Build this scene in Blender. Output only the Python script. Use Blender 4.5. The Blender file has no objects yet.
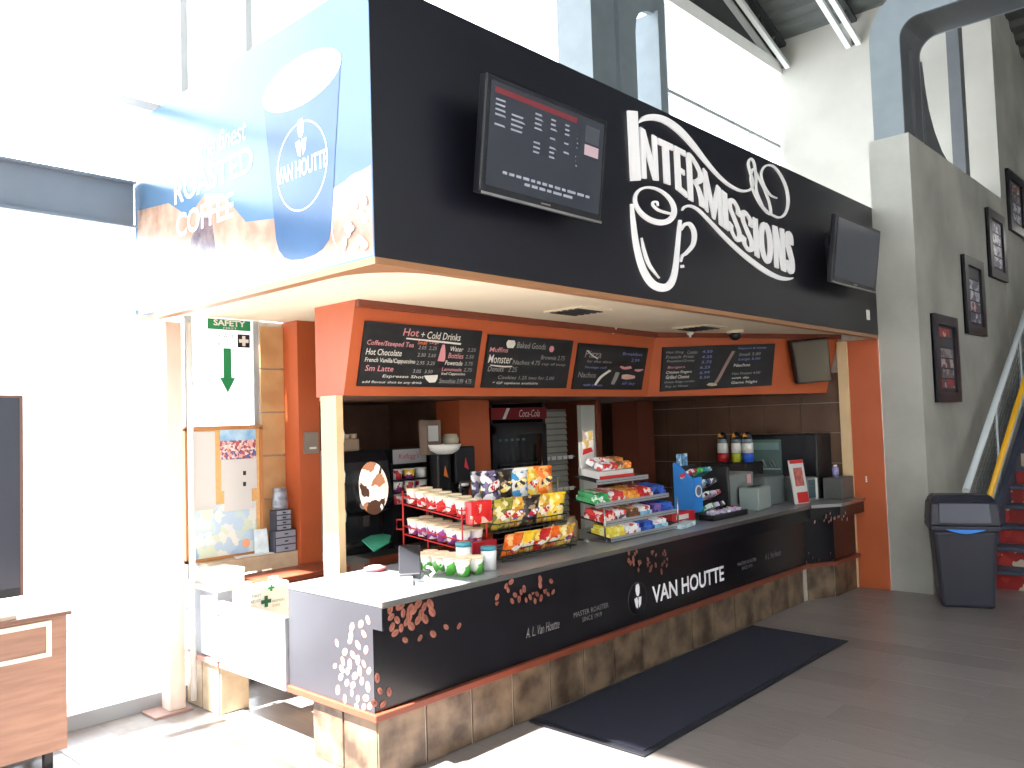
import bpy, bmesh, math, random
from mathutils import Vector, Matrix
random.seed(7)
scene = bpy.context.scene
COL = scene.collection
R = math.radians

# ------------------------------------------------------------------ camera
CAM = Vector((-2.4722, -3.246, 1.7)); YAW, PITCH, ROLL, FPX = 0.7471, 0.0469, -0.0318, 828.27
_f = Vector((math.cos(YAW)*math.cos(PITCH), math.sin(YAW)*math.cos(PITCH), math.sin(PITCH)))
_r = Vector((math.sin(YAW), -math.cos(YAW), 0)); _u = _r.cross(_f)
CR = math.cos(ROLL)*_r + math.sin(ROLL)*_u; CU = -math.sin(ROLL)*_r + math.cos(ROLL)*_u; CF = _f
cd = bpy.data.cameras.new('camera'); cam = bpy.data.objects.new('camera', cd); COL.objects.link(cam)
cd.sensor_width = 36; cd.lens = FPX*36/1024; cd.clip_start = .05; cd.clip_end = 200
m = Matrix((CR, CU, -CF)).transposed().to_4x4(); m.translation = CAM; cam.matrix_world = m
scene.camera = cam

# ------------------------------------------------------------------ world, sun, exposure
scene.view_settings.view_transform = 'Standard'; scene.view_settings.look = 'None'
scene.view_settings.gamma = 1; scene.view_settings.use_curve_mapping = False
scene.view_settings.exposure = 0.3
w = bpy.data.worlds.new('world'); scene.world = w; w.use_nodes = True
bg = w.node_tree.nodes['Background']; bg.inputs[0].default_value = (0.87, 0.94, 1.0, 1); bg.inputs[1].default_value = 7.0
sd = bpy.data.lights.new('sun', 'SUN'); sun = bpy.data.objects.new('sun', sd); COL.objects.link(sun)
sd.energy = 50; sd.angle = R(1.2); sd.color = (1, .96, .91)
sun.rotation_euler = Vector((0.52, -0.05, -0.94)).to_track_quat('-Z', 'Y').to_euler()

# ------------------------------------------------------------------ helpers
def ray(u, v): return CF + CR*((u-512)/FPX) - CU*((v-384)/FPX)
def at(u, v, ax, val):
    d = ray(u, v); i = 'XYZ'.index(ax); return CAM + d*((val-CAM[i])/d[i])
def hit(u, v, p0, n):
    d = ray(u, v); return CAM + d*((Vector(p0)-CAM).dot(n)/d.dot(n))
def S(r, g, b):
    c = lambda x: (x/255/12.92 if x/255 <= .04045 else ((x/255+.055)/1.055)**2.4)
    return (c(r), c(g), c(b), 1)
MATS = {}
def mat(name, col, rough=.6, metal=0, var=0, scale=6, col2=None, bump=0, bscale=40, spec=.5, coat=0, emit=None, estr=1, stretch=None):
    if name in MATS: return MATS[name]
    mt = bpy.data.materials.new(name); mt.use_nodes = True; nt = mt.node_tree; b = nt.nodes['Principled BSDF']
    b.inputs['Base Color'].default_value = col; b.inputs['Roughness'].default_value = rough; b.inputs['Metallic'].default_value = metal
    b.inputs['Specular IOR Level'].default_value = spec; b.inputs['Coat Weight'].default_value = coat
    tc = nt.nodes.new('ShaderNodeTexCoord'); src = tc.outputs['Object']
    if stretch:
        mp = nt.nodes.new('ShaderNodeMapping'); mp.inputs['Scale'].default_value = stretch; nt.links.new(src, mp.inputs[0]); src = mp.outputs[0]
    if var or col2:
        nz = nt.nodes.new('ShaderNodeTexNoise'); nz.inputs['Scale'].default_value = scale; nz.inputs['Detail'].default_value = 6
        nt.links.new(src, nz.inputs['Vector'])
        rp = nt.nodes.new('ShaderNodeValToRGB'); nt.links.new(nz.outputs['Fac'], rp.inputs[0])
        c2 = col2 or tuple(min(1, x*(1+var)) for x in col[:3])+(1,)
        c1 = col if col2 else tuple(x*(1-var) for x in col[:3])+(1,)
        rp.color_ramp.elements[0].position = .35; rp.color_ramp.elements[1].position = .65
        rp.color_ramp.elements[0].color = c1; rp.color_ramp.elements[1].color = c2
        nt.links.new(rp.outputs[0], b.inputs['Base Color'])
    if bump:
        n2 = nt.nodes.new('ShaderNodeTexNoise'); n2.inputs['Scale'].default_value = bscale; n2.inputs['Detail'].default_value = 4
        nt.links.new(src, n2.inputs['Vector'])
        bp = nt.nodes.new('ShaderNodeBump'); bp.inputs['Strength'].default_value = bump; bp.inputs['Distance'].default_value = .01
        nt.links.new(n2.outputs['Fac'], bp.inputs['Height']); nt.links.new(bp.outputs[0], b.inputs['Normal'])
    if emit: b.inputs['Emission Color'].default_value = emit; b.inputs['Emission Strength'].default_value = estr
    MATS[name] = mt; return mt
def blotch(name, cols, scale=25, rough=.35):
    """printed packaging: hard-edged patches of several inks"""
    if name in MATS: return MATS[name]
    mt = bpy.data.materials.new(name); mt.use_nodes = True; nt = mt.node_tree; b = nt.nodes['Principled BSDF']
    tc = nt.nodes.new('ShaderNodeTexCoord'); vo = nt.nodes.new('ShaderNodeTexVoronoi'); vo.inputs['Scale'].default_value = scale
    nz = nt.nodes.new('ShaderNodeTexNoise'); nz.inputs['Scale'].default_value = scale*.9; nz.inputs['Detail'].default_value = 3; nt.links.new(tc.outputs['Object'], nz.inputs['Vector'])
    vm = nt.nodes.new('ShaderNodeVectorMath'); vm.operation = 'MULTIPLY_ADD'; vm.inputs[1].default_value = (1.6/scale,)*3; nt.links.new(nz.outputs['Color'], vm.inputs[0]); nt.links.new(tc.outputs['Object'], vm.inputs[2])
    nt.links.new(vm.outputs[0], vo.inputs['Vector'])
    sp = nt.nodes.new('ShaderNodeSeparateColor'); nt.links.new(vo.outputs['Color'], sp.inputs[0])
    rp = nt.nodes.new('ShaderNodeValToRGB'); rp.color_ramp.interpolation = 'CONSTANT'; nt.links.new(sp.outputs[0], rp.inputs[0])
    e = rp.color_ramp.elements; e[0].color = cols[0]; e[1].position = 1/len(cols); e[1].color = cols[1 % len(cols)]
    for i in range(2, len(cols)):
        k = e.new(i/len(cols)); k.color = cols[i]
    nt.links.new(rp.outputs[0], b.inputs['Base Color']); b.inputs['Roughness'].default_value = rough
    MATS[name] = mt; return mt
def glass(name, tint=(1, 1, 1, 1), refl=.06, rough=.02):
    if name in MATS: return MATS[name]
    mt = bpy.data.materials.new(name); mt.use_nodes = True; nt = mt.node_tree
    for n in list(nt.nodes):
        if n.type != 'OUTPUT_MATERIAL': nt.nodes.remove(n)
    out = [n for n in nt.nodes if n.type == 'OUTPUT_MATERIAL'][0]
    t = nt.nodes.new('ShaderNodeBsdfTransparent'); t.inputs[0].default_value = tint
    g = nt.nodes.new('ShaderNodeBsdfGlossy'); g.inputs['Roughness'].default_value = rough
    lw = nt.nodes.new('ShaderNodeLayerWeight'); lw.inputs[0].default_value = .2
    ml = nt.nodes.new('ShaderNodeMath'); ml.operation = 'MULTIPLY_ADD'; ml.inputs[1].default_value = .5; ml.inputs[2].default_value = refl*.4
    nt.links.new(lw.outputs['Fresnel'], ml.inputs[0])
    mx = nt.nodes.new('ShaderNodeMixShader'); nt.links.new(ml.outputs[0], mx.inputs[0]); nt.links.new(t.outputs[0], mx.inputs[1]); nt.links.new(g.outputs[0], mx.inputs[2])
    nt.links.new(mx.outputs[0], out.inputs[0]); MATS[name] = mt; return mt

def NB(): return bmesh.new()
def face(bm, pts):
    return bm.faces.new([bm.verts.new(p) for p in pts])
def box(bm, x0, x1, y0, y1, z0, z1, mi=0):
    v = [bm.verts.new((x, y, z)) for z in (z0, z1) for y in (y0, y1) for x in (x0, x1)]
    for f in ((0, 2, 3, 1), (4, 5, 7, 6), (0, 1, 5, 4), (2, 6, 7, 3), (0, 4, 6, 2), (1, 3, 7, 5)):
        bm.faces.new([v[i] for i in f]).material_index = mi
    return v
def prism(bm, pts, off, mi=0):
    a = [bm.verts.new(p) for p in pts]; b = [bm.verts.new(Vector(p)+Vector(off)) for p in pts]; n = len(a)
    fs = [bm.faces.new(a[::-1]), bm.faces.new(b)]
    for i in range(n): fs.append(bm.faces.new((a[i], a[(i+1) % n], b[(i+1) % n], b[i])))
    for f in fs: f.material_index = mi
def lathe(bm, prof, c=(0, 0, 0), n=14, mi=0, axis='Z', sx=1, sy=1):
    rings = []
    for r, z in prof:
        ring = []
        for k in range(n):
            a = 2*math.pi*k/n; p = (r*math.cos(a)*sx, r*math.sin(a)*sy, z)
            if axis == 'Y': p = (p[0], p[2], p[1])
            if axis == 'X': p = (p[2], p[0], p[1])
            ring.append(bm.verts.new((c[0]+p[0], c[1]+p[1], c[2]+p[2])))
        rings.append(ring)
    for i in range(len(rings)-1):
        for k in range(n):
            f = bm.faces.new((rings[i][k], rings[i][(k+1) % n], rings[i+1][(k+1) % n], rings[i+1][k])); f.material_index = mi; f.smooth = True
    for ring, fl in ((rings[0], True), (rings[-1], False)):
        f = bm.faces.new(ring[::-1] if fl else ring); f.material_index = mi
def tube(bm, pts, r, n=6, mi=0, closed=False):
    pts = [Vector(p) for p in pts]; rings = []; N = len(pts)
    for i, p in enumerate(pts):
        if closed: d = pts[(i+1) % N]-pts[i-1]
        else: d = pts[min(i+1, N-1)]-pts[max(i-1, 0)]
        d.normalize(); up = Vector((0, 0, 1)) if abs(d.z) < .9 else Vector((1, 0, 0))
        s = d.cross(up).normalized(); t = s.cross(d)
        rings.append([bm.verts.new(p+(s*math.cos(2*math.pi*k/n)+t*math.sin(2*math.pi*k/n))*r) for k in range(n)])
    for i in range(N if closed else N-1):
        a, b = rings[i], rings[(i+1) % N]
        for k in range(n):
            f = bm.faces.new((a[k], a[(k+1) % n], b[(k+1) % n], b[k])); f.smooth = True; f.material_index = mi
    if not closed:
        bm.faces.new(rings[0][::-1]).material_index = mi; bm.faces.new(rings[-1]).material_index = mi
def bar(bm, a, b, w, h=None, mi=0):
    """square bar between two points"""
    a = Vector(a); b = Vector(b); h = h or w; d = (b-a).normalized(); up = Vector((0, 0, 1)) if abs(d.z) < .95 else Vector((0, 1, 0))
    s = d.cross(up).normalized()*w/2; t = s.cross(d).normalized()*h/2
    prism(bm, [a-s-t, a+s-t, a+s+t, a-s+t], b-a, mi)
WORLD = {}
def obj(name, bm, mats, parent=None, bevel=0, smooth=False):
    me = bpy.data.meshes.new(name)
    bmesh.ops.recalc_face_normals(bm, faces=bm.faces[:])
    bm.to_mesh(me); bm.free()
    for mm in (mats if isinstance(mats, (list, tuple)) else [mats]): me.materials.append(mm)
    return objm(name, me, parent, bevel, smooth)
def objm(name, me, parent=None, bevel=0, smooth=False):
    o = bpy.data.objects.new(name, me); COL.objects.link(o)
    if smooth:
        for p in me.polygons: p.use_smooth = True
    if bevel:
        b = o.modifiers.new('bevel', 'BEVEL'); b.width = bevel; b.segments = 2; b.limit_method = 'ANGLE'
    if parent:
        o.parent = parent; o.matrix_parent_inverse = WORLD.get(parent.name, Matrix.Identity(4)).inverted()
    return o
def tag(o, label, cat, group=None):
    o['label'] = label; o['category'] = cat
    if group: o['group'] = group
    return o
def struct(o): o['kind'] = 'structure'; return o
def thing(name, label, cat, loc=(0, 0, 0), group=None):
    o = bpy.data.objects.new(name, None); COL.objects.link(o); o.location = loc; o.empty_display_size = .1
    WORLD[o.name] = Matrix.Translation(Vector(loc))
    return tag(o, label, cat, group)
def dup(root, loc, rotz=0, label=None, scale=1):
    r = root.copy(); COL.objects.link(r); r.location = loc; r.rotation_euler = (0, 0, rotz); r.scale = (scale,)*3
    if label: r['label'] = label
    for ch in [c for c in bpy.data.objects if c.parent == root]:
        c = ch.copy(); COL.objects.link(c); c.parent = r
        for g in [q for q in bpy.data.objects if q.parent == ch]:
            d = g.copy(); COL.objects.link(d); d.parent = c
    return r
def rawtext(s, res=3, bold=0, shear=0, space=1):
    cu = bpy.data.curves.new('t', 'FONT'); cu.body = s; cu.resolution_u = res; cu.offset = bold; cu.shear = shear; cu.space_character = space
    o = bpy.data.objects.new('t', cu); me = bpy.data.meshes.new_from_object(o)
    bpy.data.objects.remove(o); bpy.data.curves.remove(cu); return me
def text(name, s, O, U, V, N, mt, parent, width=None, height=None, lift=.002, align='L', **kw):
    """flat lettering on a surface: O lower-left (or centre), U right, V up, N outward (unit vectors)"""
    me = rawtext(s, **kw); xs = [v.co.x for v in me.vertices]; ys = [v.co.y for v in me.vertices]
    if not xs: return None
    x0, x1, y0, y1 = min(xs), max(xs), min(ys), max(ys)
    sx = sy = None
    if width: sx = width/(x1-x0)
    if height: sy = height/(y1-y0)
    sx = sx or sy; sy = sy or sx
    O, U, V, N = Vector(O), Vector(U), Vector(V), Vector(N)
    cx = {'L': 0, 'C': .5, 'R': 1}[align]*(x1-x0)
    for v in me.vertices:
        a = (v.co.x-x0-cx)*sx; b = (v.co.y-y0)*sy
        v.co = O+U*a+V*b+N*lift
    me.materials.append(mt); return objm(name, me, parent)
def catmull(pts, n=8):
    out = []; P = [pts[0]]+list(pts)+[pts[-1]]
    for i in range(1, len(P)-2):
        for k in range(n):
            t = k/n; a, b, c, d = P[i-1], P[i], P[i+1], P[i+2]
            out.append(tuple(.5*((2*b[j])+(c[j]-a[j])*t+(2*a[j]-5*b[j]+4*c[j]-d[j])*t*t+(3*b[j]-a[j]-3*c[j]+d[j])*t**3) for j in range(len(b))))
    out.append(tuple(pts[-1])); return out
def ribbon(bm, pts, mapf, N, th=.03, n=6):
    """variable-width stroke: pts (x, y, w) in a flat frame; mapf turns frame coordinates into world"""
    c = catmull(pts, n); L = []; Rr = []
    for i, p in enumerate(c):
        q0 = c[max(0, i-1)]; q1 = c[min(len(c)-1, i+1)]; dx, dy = q1[0]-q0[0], q1[1]-q0[1]; l = math.hypot(dx, dy) or 1
        nx, ny = -dy/l*p[2]/2, dx/l*p[2]/2
        L.append(mapf(p[0]+nx, p[1]+ny)); Rr.append(mapf(p[0]-nx, p[1]-ny))
    N = Vector(N)*th
    vs = [[bm.verts.new(x) for x in (a, b, b+N, a+N)] for a, b in zip(L, Rr)]
    for i in range(len(vs)-1):
        for k in range(4): bm.faces.new((vs[i][k], vs[i][(k+1) % 4], vs[i+1][(k+1) % 4], vs[i+1][k]))
    bm.faces.new(vs[0][::-1]); bm.faces.new(vs[-1])
def papermat(name, col, tr=.5):
    mt = mat(name, col, .8); nt = mt.node_tree; b = nt.nodes['Principled BSDF']; out = [n for n in nt.nodes if n.type == 'OUTPUT_MATERIAL'][0]
    t = nt.nodes.new('ShaderNodeBsdfTranslucent'); t.inputs[0].default_value = col; mx = nt.nodes.new('ShaderNodeMixShader'); mx.inputs[0].default_value = tr
    nt.links.new(b.outputs[0], mx.inputs[1]); nt.links.new(t.outputs[0], mx.inputs[2]); nt.links.new(mx.outputs[0], out.inputs[0]); return mt
X, Y, Z = Vector((1, 0, 0)), Vector((0, 1, 0)), Vector((0, 0, 1))

# ------------------------------------------------------------------ shared materials
M_orange = mat('orange_paint', S(188, 94, 54), .45, var=.06, scale=3)
M_orange_d = mat('rust_laminate', S(122, 60, 42), .4, var=.1, scale=5)
M_black = mat('black_vinyl', S(17, 18, 28), .36, var=.12, scale=2)
M_blackg = mat('black_gloss_vinyl', S(15, 15, 21), .2, var=.1, scale=2, spec=.55)
M_bplastic = mat('black_plastic', S(24, 26, 32), .35)
M_white = mat('white_paint', S(235, 234, 230), .5, var=.03)
M_sign = mat('white_sign_face', S(250, 250, 252), .4, emit=(1, 1, 1, 1), estr=0)
M_conc = mat('concrete', S(176, 176, 168), .8, col2=S(150, 150, 142), scale=1.3, bump=.25, bscale=14)
M_concL = mat('concrete_pale', S(176, 174, 166), .8, col2=S(160, 158, 150), scale=.9, bump=.2, bscale=10)
M_steel = mat('steel_frame_paint', S(122, 132, 138), .45, var=.05)
M_alu = mat('aluminium_frame', S(170, 174, 178), .4, metal=.3)
M_chrome = mat('brushed_metal', S(190, 190, 188), .25, metal=1)
M_cream = mat('cream_ceiling', S(226, 214, 188), .7, var=.04, scale=2)
M_beige = mat('beige_trim', S(225, 195, 150), .5, var=.05)
M_glass = glass('window_glass')
M_tile = mat('slate_tile', S(128, 108, 88), .4, col2=S(66, 52, 42), scale=6, bump=.25, bscale=18)
M_grout = mat('grout', S(184, 176, 166), .9, var=.1, scale=20)
M_dwall = mat('dark_tile_wall', S(112, 84, 66), .5, col2=S(92, 68, 54), scale=3, bump=.15)
M_chalk = mat('chalkboard_face', S(31, 33, 36), .55, var=.25, scale=8)
M_chw = mat('white_chalk', S(222, 222, 214), .9); M_chp = mat('pink_chalk', S(214, 146, 152), .9); M_cho = mat('orange_chalk', S(240, 130, 90), .9)
M_chb = mat('blue_chalk', S(130, 140, 200), .9); M_chg = mat('grey_chalk', S(150, 152, 150), .9)
M_paper = papermat('white_paper', S(240, 240, 238), .35)
M_red = mat('red_plastic', S(200, 35, 35), .4); M_green = mat('green_print', S(30, 140, 85), .5)
M_ctop = mat('grey_laminate', S(126, 130, 134), .3, var=.08, scale=30)
M_wood = mat('walnut_laminate', S(158, 120, 100), .4, col2=S(140, 104, 86), scale=4, stretch=(1, 1, 9))

# ------------------------------------------------------------------ floor: tiles are laid one by one
def randtile(name, c1, c2, rough):
    mt = mat(name, c1, rough, col2=c2, scale=5, bump=.05, bscale=60, stretch=(9, 1, 1)); nt = mt.node_tree; b = nt.nodes['Principled BSDF']
    oi = nt.nodes.new('ShaderNodeObjectInfo'); hs = nt.nodes.new('ShaderNodeHueSaturation'); mr = nt.nodes.new('ShaderNodeMapRange')
    mr.inputs['To Min'].default_value = .88; mr.inputs['To Max'].default_value = 1.12
    nt.links.new(oi.outputs['Random'], mr.inputs[0]); nt.links.new(mr.outputs[0], hs.inputs['Value'])
    l = b.inputs['Base Color'].links[0].from_socket; nt.links.new(l, hs.inputs['Color']); nt.links.new(hs.outputs[0], b.inputs['Base Color']); return mt
M_ftile = randtile('floor_tile_glaze', S(132, 124, 121), S(123, 116, 113), .30)
bm = NB(); box(bm, -9, 16, -9, 2.6, -.12, -.0015)
floor = struct(obj('floor', bm, mat('floor_grout', S(150, 144, 140), .9, var=.08, scale=15)))
TW, TL = .295, 1.18; bm = NB(); box(bm, -TW/2+.002, TW/2-.002, -TL/2+.0006, TL/2-.0006, -.003, 0)
bmesh.ops.delete(bm, geom=[f for f in bm.faces if f.normal.z < -.5 or f.calc_center_median().z < -.0029], context='FACES_ONLY')
me_t = bpy.data.meshes.new('floor_tile'); bmesh.ops.recalc_face_normals(bm, faces=bm.faces[:]); bm.to_mesh(me_t); bm.free(); me_t.materials.append(M_ftile)
cand = []; rest = []
for i in range(-31, 55):
    for j in range(-8, 3):
        x = .063+TW*i+TW/2; y = -.1+TL*j+(TL/2 if i % 2 else 0)
        if x > 15.8 or y > 2.2: continue
        d = Vector((x, y, 0))-CAM; dep = d.dot(CF); vis = False
        if dep > .5:
            u = 512+FPX*d.dot(CR)/dep; v = 384-FPX*d.dot(CU)/dep
            vis = -60 < u < 1084 and v < 860 and not (0.3 < x < 5.6 and y > .3) and not (x > 6 and y > -.8) and x < 7 and not (x > .5 and y > .1)
        (cand if vis else rest).append((d.length, x, y))
cand.sort(); rest += cand[295:]
for d, x, y in cand[:295]:
    o = bpy.data.objects.new('floor_tile', me_t); COL.objects.link(o); o.location = (x, y, 0); o.parent = floor
bm = NB()
for d, x, y in rest: face(bm, [(x+a*(TW/2-.002), y+b*(TL/2-.0006), 0) for a, b in ((-1, -1), (1, -1), (1, 1), (-1, 1))])
o = obj('floor_tile_field', bm, M_ftile, floor); o['kind'] = 'stuff'

# ------------------------------------------------------------------ window wall (Y = 2)
WY = 2.0; M_fw = mat('frame_white', S(244, 246, 248), .4)
win = NB(); box(win, -9, .64, WY-.02, WY+.10, 0, .09)
win = struct(obj('window_1', win, M_alu))
def member(name, x0, x1, z0, z1, y0=WY, y1=WY+.07, m=M_alu, p=win):
    b = NB(); box(b, x0, x1, y0, y1, z0, z1); return obj(name, b, m, p, bevel=.004)
ZT = 6.8
for x in (-8.2, -6.6, -5.0, -3.4, -1.75, .07): member('mullion', x-.025, x+.025, .09, 2.99)
for x in (-8.2, -6.6, -5.0, -3.4, -1.75, .07, .55): member('mullion', x-.028, x+.028, 3.27, ZT, m=M_fw)
member('mullion', .54, .60, .09, 2.5)
for x0, x1 in ((-9, .6),):
    member('transom', x0, x1, 2.01, 2.04, WY+.005, WY+.05, M_fw); member('transom', x0, x1, .56, .585, WY+.005, WY+.05, M_fw); member('transom', x0, x1, 2.46, 2.485, WY+.005, WY+.05, M_fw)
member('transom', -9, 4.0, 3.79, 3.85, WY+.005, WY+.06, M_fw)
member('transom', 5.6, 9.25, 5.66, 5.71, WY+.005, WY+.06)
member('transom', .5, 4.3, 5.1, 5.15, WY+.005, WY+.06)
for x in (6.2, 7.85, 8.3): member('mullion', x-.008, x+.008, 3.7, ZT, WY+.02, WY+.036)
member('head_rail', -9, 9.3, ZT-.02, ZT+.16, WY-.05, WY+.12, M_white)
bx = [-9, -8.2, -6.6, -5.0, -3.4, -1.75, .07, .58]
for a, b_ in zip(bx, bx[1:]):
    for z0, z1 in ((.09, .55), (.6, 2.0), (2.05, 2.45), (2.5, 2.99)):
        g = NB(); box(g, a+.03, b_-.03, WY+.028, WY+.036, z0, z1); obj('pane', g, M_glass, win)
bx = [-9, -8.2, -6.6, -5.0, -3.4, -1.75, .07, .55, 4.4, 6.2, 7.85, 9.25]
for a, b_ in zip(bx, bx[1:]):
    for z0, z1 in ((3.27, 3.79), (3.85, ZT)):
        g = NB(); box(g, a+.02, b_-.02, WY+.028, WY+.036, z0, z1); obj('pane', g, M_glass, win)
b = NB(); box(b, -9, -.30, WY-.06, WY+.2, 2.99, 3.27); box(b, -9, -.30, WY-.10, WY+.2, 2.985, 3.0); box(b, -9, -.30, WY-.10, WY+.2, 3.26, 3.275)
struct(obj('trim_1', b, mat('beam_paint', S(120, 132, 145), .5, var=.04)))

# steel frame rising behind the fascia
def steel_leg(x0, x1, y0, y1, z0, z1, p, nm='leg'):
    b = NB(); box(b, x0, x1, y0, y1, z0, z1); obj(nm, b, M_steel, p, bevel=.006)
xa = at(590, 70, 'Y', 1.55).x; xb = at(637, 70, 'Y', 1.55).x; xc = at(657, 70, 'Y', 1.55).x; xd = at(667, 70, 'Y', 1.55).x
sf = thing('steel_portal_frame', 'grey steel portal frame with rounded slot, rising behind the black fascia', 'steel frame', (xa, 1.55, 3.66))
b = NB(); DK = .38
# plate with a rounded slot between the two legs
zt = 8.3; zs = at(640, 12, 'Y', 1.55).z
prism(b, [(xa, 1.55, 3.66), (xb, 1.55, 3.66), (xb, 1.55, zs-.25), (xb+.03, 1.55, zs-.10), (xb+.10, 1.55, zs), (xb+.24, 1.55, zs+.06), (xc, 1.55, zs+.08), (xc, 1.55, 3.66), (xd, 1.55, 3.66), (xd, 1.55, zt), (xa, 1.55, zt)], (0, .06, 0))
obj('web_plate', b, M_steel, sf)
b = NB(); box(b, xa-.02, xa, 1.50, 1.55+DK, 3.66, zt); obj('flange', b, M_steel, sf)
b = NB(); box(b, xc-.02, xc, 1.50, 1.55+DK*.8, 3.66, zs+.1); obj('flange', b, M_steel, sf)
b = NB(); box(b, xa+.45, xa+.48, 1.50, 1.55, 3.66, zt); obj('stiffener', b, M_steel, sf)

# ------------------------------------------------------------------ concrete walls
b = NB(); box(b, 9.3, 9.6, -.81, 2.12, 0, 10)
struct(obj('wall_far', b, M_concL))
b = NB(); box(b, 5.77, 9.3, -.81, -.44, 0, 4.32); struct(obj('wall_stair', b, M_conc))
b = NB(); box(b, 9.6, 16, -.81, -.44, 0, 9.5); box(b, 9.302, 9.6, -.812, -.81, 0, 9.5); struct(obj('wall_stair_upper', b, M_conc))
b = NB(); box(b, -9, 16, -9.3, -9, 0, 9.5); struct(obj('wall_back', b, mat('lobby_wall_bounce_white', S(240, 238, 232), .7, var=.03)))  # unseen lobby walls made white to bounce light onto the kiosk front
b = NB(); box(b, 16, 16.3, -9, -.81, 0, 10); struct(obj('wall_right', b, MATS['lobby_wall_bounce_white']))
b = NB(); box(b, -9.2, -9, -9, 2.1, 0, 8.8); struct(obj('wall_left_added', b, MATS['lobby_wall_bounce_white']))  # unseen wall added to close the left side and cut sky light

# steel knee frame: column on the concrete pier bending into a beam that runs forward over the stairs
kn = thing('steel_knee_frame', 'big grey steel knee frame curving up from the concrete pier', 'steel frame', (6.1, -.64, 4.32))
def arc(cy, cz, r, a0, a1, n=8): return [(cy+r*math.cos(R(a0+(a1-a0)*k/n)), cz+r*math.sin(R(a0+(a1-a0)*k/n))) for k in range(n+1)]
prof = [(-.49, 4.32)]+arc(-.92, 5.30, .43, 0, 90)+[(-7, 5.95), (-7, 5.72)]+[(-7, 5.40)]+arc(-.95, 5.24, .18, 90, 0)[0:9]+[(-.77, 4.32)]
KX0, KX1 = 5.79, 6.40
for x0, x1, nm in ((KX0, KX0+.03, 'side_plate'), (KX1-.03, KX1, 'side_plate')):
    b = NB(); prism(b, [(x0, y, z) for y, z in prof], (x1-x0, 0, 0)); obj(nm, b, M_steel, kn)
inn = [(-7, 5.40)]+arc(-.95, 5.24, .18, 90, 0)+[(-.77, 4.32)]
b = NB()
for p, q in zip(inn, inn[1:]): face(b, [(KX0+.03, p[0], p[1]), (KX1-.03, p[0], p[1]), (KX1-.03, q[0], q[1]), (KX0+.03, q[0], q[1])])
obj('inner_plate', b, mat('steel_shade_dark', S(84, 88, 92), .5, var=.05), kn)  # same steel paint, darkened for the shaded inner side and underside
out_ = [(-.49, 4.32)]+arc(-.92, 5.30, .43, 0, 90)+[(-7, 5.73)]
b = NB()
for p, q in zip(out_, out_[1:]): face(b, [(KX0+.03, p[0], p[1]), (KX1-.03, p[0], p[1]), (KX1-.03, q[0], q[1]), (KX0+.03, q[0], q[1])])
obj('outer_plate', b, M_steel, kn)
b = NB(); pts = [(KX1, 4.32), (7.15, 4.32), (6.92, 4.40), (6.70, 4.55), (6.54, 4.74), (6.44, 4.98), (KX1, 5.2)]
prism(b, [(x, -.79, z) for x, z in pts], (0, .05, 0)); obj('gusset', b, MATS['steel_shade_dark'], kn)
b = NB(); box(b, 6.05, 6.12, -.80, -.77, 4.32, 5.22); obj('stiffener', b, MATS['steel_shade_dark'], kn)
b = NB(); box(b, 8.62, 8.80, -.60, -.46, 4.32, 6.9); tag(obj('steel_post', b, MATS['steel_shade_dark']), 'slim dark steel post on the stair wall seen through the knee frame', 'post')

# ------------------------------------------------------------------ roof deck and joists
M_deck = mat('roof_deck', S(78, 82, 80), .6, metal=.1, var=.05); M_joist = mat('joist_paint', S(206, 208, 206), .5); M_dark = mat('dark_steel', S(46, 49, 50), .6)
def roofz(x): return 7.25+.34*(9.3-x) if x > 5.5 else 7.25+.34*3.8
b = NB(); xs = []; x = -3.5; k = 0
while x < 16: xs.append((x, .0 if (k//2) % 2 else .06)); x += .045 if k % 2 else .09; k += 1
vv = [(b.verts.new((x, -9, roofz(x)+h)), b.verts.new((x, 2.12, roofz(x)+h))) for x, h in xs]
for a, c in zip(vv, vv[1:]): b.faces.new((a[0], a[1], c[1], c[0]))
box(b, -3.6, -3.4, -9, 2.12, 8.4, 9.2); box(b, -9, -6.4, -9, 2.12, 8.74, 8.84); box(b, -5.04, -4.94, -9, 2.12, 8.7, 8.8)  # unseen roof edge, rafter and left strip placed to shape incoming sun and sky
struct(obj('ceiling', b, M_deck))
b = NB(); prism(b, [(5.6, 2.03, 6.96), (9.3, 2.03, 6.96), (9.3, 2.03, 7.24), (5.6, 2.03, 8.48)], (0, .08, 0)); struct(obj('wall_clerestory_head', b, M_dark))
def joist(y, label, double=True, mtl=None):
    t = thing('roof_joist', label, 'joist', (9.2, y, roofz(9.2)-.5))
    a = Vector((9.28, y, roofz(9.28)-.40)); c = Vector((5.5, y, roofz(5.5)-.40)); e = Vector((-3.4, y, roofz(0)-.40)); mm = mtl or M_joist
    for s in ((-.07, .07) if double else (0,)):
        b = NB(); o_ = Vector((0, s, 0)); bar(b, a+o_, c+o_, .07, .06); bar(b, c+o_, e+o_, .07, .06); obj('bottom_chord', b, mm, t)
    b = NB(); up = Vector((0, 0, .34)); bar(b, a+up, c+up, .12, .06); bar(b, c+up, e+up, .12, .06); obj('top_chord', b, M_dark, t)
    P = [a+(c-a)*k/8 for k in range(9)]
    for k in range(8):
        b = NB(); mid = (P[k]+P[k+1])/2+up; bar(b, P[k], mid, .03); bar(b, mid, P[k+1], .03); obj('web_bar', b, M_dark, t)
joist(1.92, 'pale double-angle roof joist along the clerestory head')
joist(.88, 'pale double-angle roof joist meeting the middle of the far concrete wall')
joist(-.7, 'dark roof joist above the steel knee frame', False, M_dark)
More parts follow.
